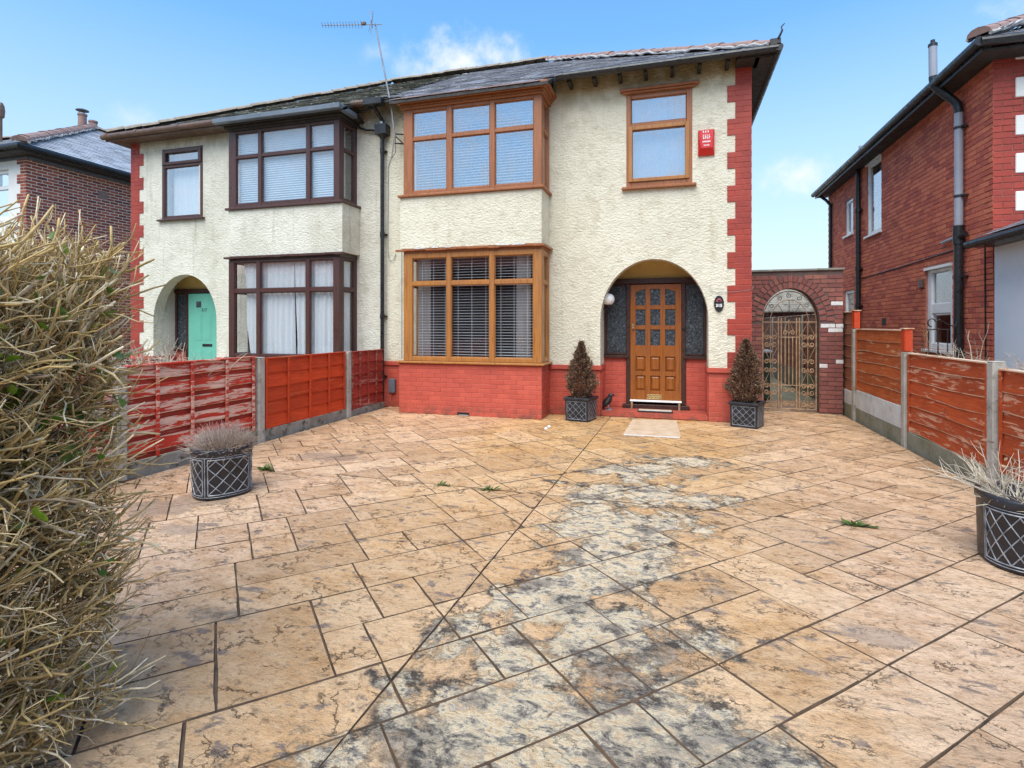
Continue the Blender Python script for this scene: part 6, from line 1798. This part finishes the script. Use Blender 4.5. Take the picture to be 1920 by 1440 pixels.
# main branches, one object each
for i in range(90):
    v2, f2 = [], []
    x = HX1 - random.uniform(0.10, 0.9); y = random.uniform(HY0+0.1, HY1-0.05); z = random.uniform(0.05, HZ-0.25)
    pts, ds = twig_into(v2, f2, (x, y, z), (random.uniform(0.4, 1.0), random.gauss(0, .35), random.uniform(0.15, 0.7)), random.uniform(0.25, 0.55), random.uniform(0.0045, 0.0085), 5, 0.16, 5)
    for k in (2, 3, 4):
        for _ in range(2): twig_into(v2, f2, pts[k], ds[k]+Vector((random.gauss(0, .5), random.gauss(0, .5), random.gauss(0.2, .5))), random.uniform(0.08, 0.2), 0.0025, 3, 0.25)
    pydata('branch', v2, f2, M['twig'], hedge, smooth=True)
# leaves: a few shapes, each leaf an object
def leaf_mesh(name, L, w, fold, mat, lobes=False):
    pts = [(0, 0), (0.15, 0.55), (0.42, 1.0), (0.72, 0.75), (1.0, 0.0)]
    if lobes: pts = [(0, 0), (0.02, 0.62), (0.30, 1.05), (0.45, 0.62), (0.74, 0.60), (1.0, 0.0)]
    vs_, fs_ = [], []
    mid = [(L*p, 0, -0.06*L*math.sin(p*PI)) for p, q in pts]
    lft = [(L*p, w*q, fold*w*q) for p, q in pts]; rgt = [(L*p, -w*q, fold*w*q) for p, q in pts]
    vs_ = mid + lft + rgt; n = len(pts)
    for i in range(n-1):
        fs_.append((i, i+1, n+i+1, n+i)); fs_.append((i, 2*n+i, 2*n+i+1, i+1))
    me = bpy.data.meshes.new(name); me.from_pydata(vs_, [], fs_); me.update(); me.materials.append(mat)
    for p in me.polygons: p.use_smooth = True
    return me
LM = [leaf_mesh('leaf', 0.042, 0.012, 0.5, M['leaf']), leaf_mesh('leaf', 0.033, 0.010, 0.3, M['leaf']), leaf_mesh('leaf', 0.048, 0.022, 0.3, M['leaf'], True), leaf_mesh('leaf', 0.058, 0.026, 0.25, M['leaf_dark'], True), leaf_mesh('leaf', 0.040, 0.014, 0.6, M['leaf_brown'])]
og = origin(hedge)
extra = []
for i in range(190):
    z = random.choice((random.uniform(0.95, 1.72), random.uniform(1.15, 1.66), random.uniform(0.2, 1.6)))
    extra.append((Vector((HX1 - random.uniform(-0.07, 0.10), random.uniform(1.02, HY1), z)), Vector((random.gauss(0.6, .4), random.gauss(-0.3, .5), random.gauss(0.1, .5)))))
random.shuffle(leaf_sites)
for p, d in leaf_sites[:110] + extra:
    big = p.x < HX1-0.25
    me = random.choices(LM, (5, 5, 3, 1.5, 1.2 if p.z < 1.6 else 0))[0]
    o = bpy.data.objects.new('leaf', me); C.objects.link(o); o.parent = hedge
    o.location = p - og; o.rotation_euler = Vector(d).to_track_quat('X', 'Z').to_euler()
    o.rotation_euler.rotate_axis('X', random.uniform(-1.2, 1.2)); s_ = random.uniform(0.7, 1.5); o.scale = (s_, s_, s_)
# a few pale blossoms left on the top shoots
pm = leaf_mesh('petal', 0.030, 0.012, 0.5, M['petal'])
for x, y, z in ((-2.36, 1.46, 1.79), (-2.20, 1.50, 1.80), (-2.44, 1.47, 1.86)):
    fl_ = MB(); fl_.tube([(x, y, z-0.03), (x, y, z)], 0.003, 5); f_o = fl_.build('blossom', M['twig'], hedge)
    for k in range(5):
        o = bpy.data.objects.new('petal', pm); C.objects.link(o); o.parent = f_o
        o.location = Vector((x, y, z)) - og; o.rotation_euler = (0, -0.6, 2*PI*k/5)

# ------------------------------------------------------------------ weeds in the saw cut
def weed(loc, seed, n=26, r=0.09, label=''):
    random.seed(seed)
    root = empty('weed', loc, label, 'weed', 'weeds growing in the saw cut')
    vs, fs = [], []
    for i in range(n):
        th = random.uniform(0, 2*PI); d = Vector((math.cos(th)*1.6, math.sin(th)*0.5, random.uniform(0.1, 0.7))).normalized()
        L = random.uniform(0.3, 1)*r; s_ = Vector((-math.sin(th), math.cos(th), 0))*L*0.16
        p = Vector(loc) + Vector((random.gauss(0, r*.35), random.gauss(0, r*.08), 0.001))
        n0 = len(vs); vs += [tuple(p), tuple(p+d*L*.5+s_), tuple(p+d*L), tuple(p+d*L*.5-s_)]; fs.append((n0, n0+1, n0+2, n0+3))
    pydata('leaves', vs, fs, M['weed'], root, kind='stuff')
weed((-4.03, 4.67, 0.002), 1, 40, 0.11, 'small green weed in the paving joint beside the lavender planter')
weed((-2.06, 4.69, 0.002), 2, 24, 0.08, 'small weed in the cross joint, the left of two close together mid driveway')
weed((-1.60, 4.68, 0.002), 3, 30, 0.09, 'small weed in the cross joint, nearest the long diagonal saw cut')
weed((1.31, 4.62, 0.002), 4, 36, 0.10, 'small bright green weed in the joint on the right side of the driveway')

# ------------------------------------------------------------------ small things on and by the houses
al = empty('alarm_box', (0.485, 8.95, 4.31), 'red burglar alarm box with white print beside the single upper window', 'alarm box')
q = MB()
x0, x1, z0, z1 = 0.365, 0.605, 4.12, 4.515
fr4 = [(x0, 8.968, z0), (x1, 8.968, z0), (x1, 8.968, z1), (x0, 8.968, z1)]
ft4 = [(x0+0.035, 8.875, z0+0.10), (x1-0.035, 8.875, z0+0.10), (x1-0.015, 8.89, z1-0.02), (x0+0.015, 8.89, z1-0.02)]
mid = [(x0, 8.935, z0), (x1, 8.935, z0), (x1, 8.935, z1), (x0, 8.935, z1)]
V_ = [[q.bm.verts.new(p) for p in r_] for r_ in (fr4, mid, ft4)]
for A, Bq in zip(V_, V_[1:]):
    for k in range(4): q.bm.faces.new((A[k], A[(k+1) % 4], Bq[(k+1) % 4], Bq[k]))
q.bm.faces.new(V_[0][::-1]); q.bm.faces.new(V_[2])
q.build('cover', M['alarm_red'], al, bevel=0.004)
q = MB()
rr_ = random.Random(3)
def mark(a, b, c, d): q.box(x0+a, x0+b, 8.869 + 0.017*((c-0.10)/0.28)-0.0, 8.8735 + 0.017*((c-0.10)/0.28), z0+c, z0+d)
for k in range(3): mark(0.068+0.034*k, 0.084+0.034*k, 0.335, 0.362)
for k in range(4):
    mark(0.070+0.028*k, 0.078+0.028*k, 0.235, 0.305); mark(0.079+0.028*k, 0.088+0.028*k, 0.236+0.02*(k % 2), 0.255+0.02*(k % 2))
for k in range(6): mark(0.062+0.020*k, 0.076+0.020*k, 0.180+0.004*(k % 2), 0.205)
for k in range(4): mark(0.080+0.022*k, 0.094+0.022*k, 0.128, 0.146)
q.build('printed_marks', M['white'], al)

pq_ = empty('house_number_plaque', (0.67, 8.95, 1.825), 'oval black house number plaque with white 315 right of the door arch', 'plaque')
q = MB(); N = 28
def oval(a, b, y0, y1): q.prism([(0.67+a*math.cos(2*PI*k/N), y0, 1.825+b*math.sin(2*PI*k/N)) for k in range(N)], (0, y1-y0, 0))
oval(0.072, 0.126, 8.948, 8.968); q.build('plate', M['black'], pq_, bevel=0.003)
q = MB()
for cx, cz, a, b in ((0.672, 1.885, 0.030, 0.022), (0.650, 1.868, 0.022, 0.016), (0.692, 1.872, 0.020, 0.014)):
    q.prism([(cx+a*math.cos(2*PI*k/14), 8.9445, cz+b*math.sin(2*PI*k/14)) for k in range(14)], (0, 0.003, 0))
q.build('painted_flower', plain('plaque_pink', (0.45, 0.12, 0.16), (0.3, 0.06, 0.08), 0.4, 60), pq_)
text('315', 0.062, (0.67, 8.9465, 1.795), (PI/2, 0, 0), M['white'], pq_, 'house_number', bold=0.003)

lp = empty('globe_lamp', (-1.06, 9.22, 1.92), 'white globe wall lamp on a black bracket inside the door arch', 'lamp')
q = MB(); q.lathe([(0.0, -0.105)] + [(0.105*math.sin(PI*k/14), -0.105*math.cos(PI*k/14)) for k in range(1, 14)] + [(0, 0.105)], (-1.045, 9.20, 1.925), 22); q.build('globe', plain('opal_glass', (0.80, 0.79, 0.77), (0.76, 0.75, 0.74), 0.25, 2), lp, smooth=True)
q = MB(); q.lathe([(0.0, -0.125), (0.045, -0.12), (0.05, -0.10), (0.06, -0.085), (0, -0.08)], (-1.045, 9.20, 1.925), 14)
q.tube([(-1.045, 9.20, 1.805), (-1.055, 9.20, 1.77), (-1.09, 9.21, 1.755), (-1.145, 9.21, 1.775)], 0.011, 8); q.tube([(-1.149, 9.21, 1.78), (-1.138, 9.21, 1.78)], 0.05, 12); q.build('bracket', M['iron_black'], lp)

sl_ = empty('security_light', (-8.30, 8.93, 4.15), 'small floodlight with white hood and black sensor left of the brown upper bay', 'light')
q = MB(); q.box(-8.28, -8.17, 8.80, 8.968, 4.02, 4.26); q.build('lamp_body', M['upvc'], sl_, bevel=0.015)
q = MB(); q.lathe([(0, -0.05), (0.04, -0.035), (0.05, 0), (0.04, 0.02), (0, 0.02)], (-8.215, 8.87, 3.99), 12); q.build('sensor', M['black'], sl_)

eb = empty('junction_box', (-4.93, 8.93, 0.38), 'dark grey cable box on the red plinth beside the downpipe', 'box')
q = MB(); q.box(-4.985, -4.86, 8.895, 8.955, 0.26, 0.515); q.build('case', M['gutter_grey'], eb, bevel=0.008)
q = MB(); q.tube([(-4.95, 8.93, 0.26), (-4.96, 8.93, 0.12), (-4.93, 8.92, 0.06), (-4.88, 8.93, 0.12), (-4.90, 8.94, 0.02)], 0.006, 5); q.build('wire', M['brick_orange'], eb)

# television aerial
ae = empty('tv_aerial', (-4.80, 8.85, 4.85), 'tall leaning television aerial mast with a comb aerial above the party wall', 'aerial')
q = MB(); q.tube([(-4.795, 8.80, 4.86), (-4.87, 8.78, 5.45), (-5.155, 8.72, 6.93)], [0.019, 0.017, 0.013], 8); q.build('mast', M['galv'], ae)
q = MB(); q.tube([(-4.795, 8.80, 4.86), (-4.79, 8.81, 4.70), (-4.83, 8.88, 4.62), (-4.95, 8.95, 4.55)], 0.006, 5); q.build('cable', M['black'], ae)
q = MB()
for za in (4.93, 4.76): q.tube([(-4.80, 8.80, za), (-4.62, 8.965, za+0.02)], 0.012, 6)
q.tube([(-4.63, 8.96, 4.68), (-4.63, 8.96, 5.02)], 0.014, 6); q.tube([(-4.80, 8.80, 4.90), (-4.62, 8.96, 4.70)], 0.010, 6); q.build('bracket', M['iron_black'], ae)
bo = Vector((-5.10, 8.72, 6.90)); be = Vector((-5.96, 8.30, 6.80)); bd = (be-bo)
q = MB(); q.tube([bo - bd*0.08, be], 0.007, 6); q.build('boom', M['galv'], ae)
nrm = Vector((-bd.y, bd.x, 0)).normalized()
for k in range(14):
    p = bo + bd*(0.30 + 0.70*k/13); L = 0.11 - 0.003*k
    q = MB(); q.tube([p - nrm*L + Vector((0, 0, -0.01)), p + nrm*L + Vector((0, 0, 0.015))], 0.0042, 5); q.build('director', M['galv'], ae)
q = MB(); q.box(bo.x-0.26, bo.x-0.18, bo.y-0.13, bo.y-0.08, 6.87, 6.92); q.build('dipole_box', M['gutter_brown'], ae, bevel=0.006)
q = MB(); p = bo - Vector((0.09, 0.05, 0))
for s_ in (-1, 1):
    q.tube([p, p + Vector((0.03 - 0.18*(s_ < 0)*0.3, 0, 0.20*s_)) + nrm*0.05], 0.006, 5); q.tube([p + nrm*0.12, p + nrm*0.12 + Vector((-0.05, 0, 0.19*s_))], 0.006, 5)
q.tube([p - nrm*0.14, p + nrm*0.14], 0.006, 5); q.build('reflector', M['galv'], ae)

# raven figure on the step
rv = empty('raven_figure', (-1.04, 9.16, 0.088), 'black raven figure standing at the left end of the red doorstep', 'figurine')
c = Vector((-1.04, 9.16, 0.088))
q = MB()
sp = [(-0.105, 0, 0.015), (-0.085, 0, 0.045), (-0.050, 0, 0.095), (-0.015, 0, 0.140), (0.012, 0, 0.175), (0.026, 0, 0.208), (0.036, 0, 0.238), (0.060, 0, 0.250), (0.082, 0, 0.249), (0.108, 0, 0.238)]
q.tube([c + Vector(p) for p in sp], [0.012, 0.026, 0.050, 0.061, 0.054, 0.040, 0.037, 0.031, 0.015, 0.003], 12)
q.build('body', M['black'], rv, smooth=True)
for s_ in (-1, 1):
    q = MB(); q.tube([c + Vector((0.010, 0.045*s_, 0.165)), c + Vector((-0.03, 0.056*s_, 0.115)), c + Vector((-0.075, 0.040*s_, 0.05)), c + Vector((-0.11, 0.018*s_, 0.012))], [0.018, 0.034, 0.022, 0.004], 8); q.build('wing', M['iron_black'], rv, smooth=True)
    q = MB(); q.tube([c + Vector((-0.005, 0.022*s_, 0.09)), c + Vector((0.008, 0.024*s_, 0.012))], [0.014, 0.006], 6)
    for t in (-0.4, 0, 0.4): q.tube([c + Vector((0.008, 0.024*s_, 0.008)), c + Vector((0.008+0.04*math.cos(t), 0.024*s_+0.04*math.sin(t), 0.005))], 0.005, 5)
    q.build('leg', M['galv'], rv)
q = MB(); q.lathe([(0, 0), (0.07, 0), (0.07, 0.008), (0, 0.009)], tuple(c), 16); q.build('base', M['gutter_grey'], rv)

# boot grating and pale mat in front of the step
gr = empty('boot_scraper', (-0.29, 9.05, 0.088), 'pale ribbed boot scraper lying on the red doorstep', 'scraper')
q = MB(); q.box(-0.56, -0.01, 9.03, 9.17, 0.0885, 0.118); q.build('frame', M['iron_black'], gr, bevel=0.004)
for k in range(6):
    q = MB(); q.box(-0.54, -0.03, 9.034+0.022*k, 9.048+0.022*k, 0.1185, 0.127); q.build('rib', M['mat_pale'] if k else M['white_flake'], gr)
mt = MB(); pts = [(-0.66, 7.56), (-0.30, 7.50), (0.10, 7.60), (0.07, 8.30), (0.05, 8.86), (-0.62, 8.80)]
mt.prism([(x, y, 0.004) for x, y in pts], (0, 0, 0.008)); tag(mt.build('pale_slab', M['mat_pale'], bevel=0.004), 'pale worn flat slab set before the red doorstep', 'slab')
q = MB(); q.box(-0.648, 0.08, 7.515, 7.545, 0.004, 0.0135); tag(q.build('white_strip', M['white_flake']), 'thin white strip along the front edge of the pale slab', 'strip')
rb = empty('iron_railing', (3.78, 9.6, 0.9), 'short black iron railing with a scroll below the small white window of the red house', 'railing')
q = MB()
for k, x in enumerate((3.66, 3.78, 3.90)): q.tube([(x, 9.6, 0), (x, 9.6, 1.43)], 0.010, 6)
q.tube([(3.64, 9.6, 1.43), (3.93, 9.6, 1.43)], 0.011, 6); q.build('bars', M['iron_black'], rb)
q = MB(); q.tube([(3.70 + 0.05*math.cos(a), 9.6, 1.53 + 0.06*math.sin(a)) for a in [PI*1.5 - k*0.4 for k in range(12)]] + [(3.80, 9.6, 1.58), (3.92, 9.6, 1.50), (3.99, 9.6, 1.47), (4.02, 9.6, 1.55)], 0.009, 6); q.build('scroll', M['iron_black'], rb)
for i, (x, y) in enumerate(((-1.735, 7.76), (-1.745, 7.60))):  # two small white raised dots on the paving
    q = MB(); q.lathe([(0, 0), (0.022, 0.006), (0.026, 0.02), (0.015, 0.036), (0, 0.04)], (x, y, 0), 10); tag(q.build('white_speck', M['white']), 'small white pebble on the driveway, %s' % ('the one nearer the oak bay' if i == 0 else 'the one farther from the oak bay'), 'speck')
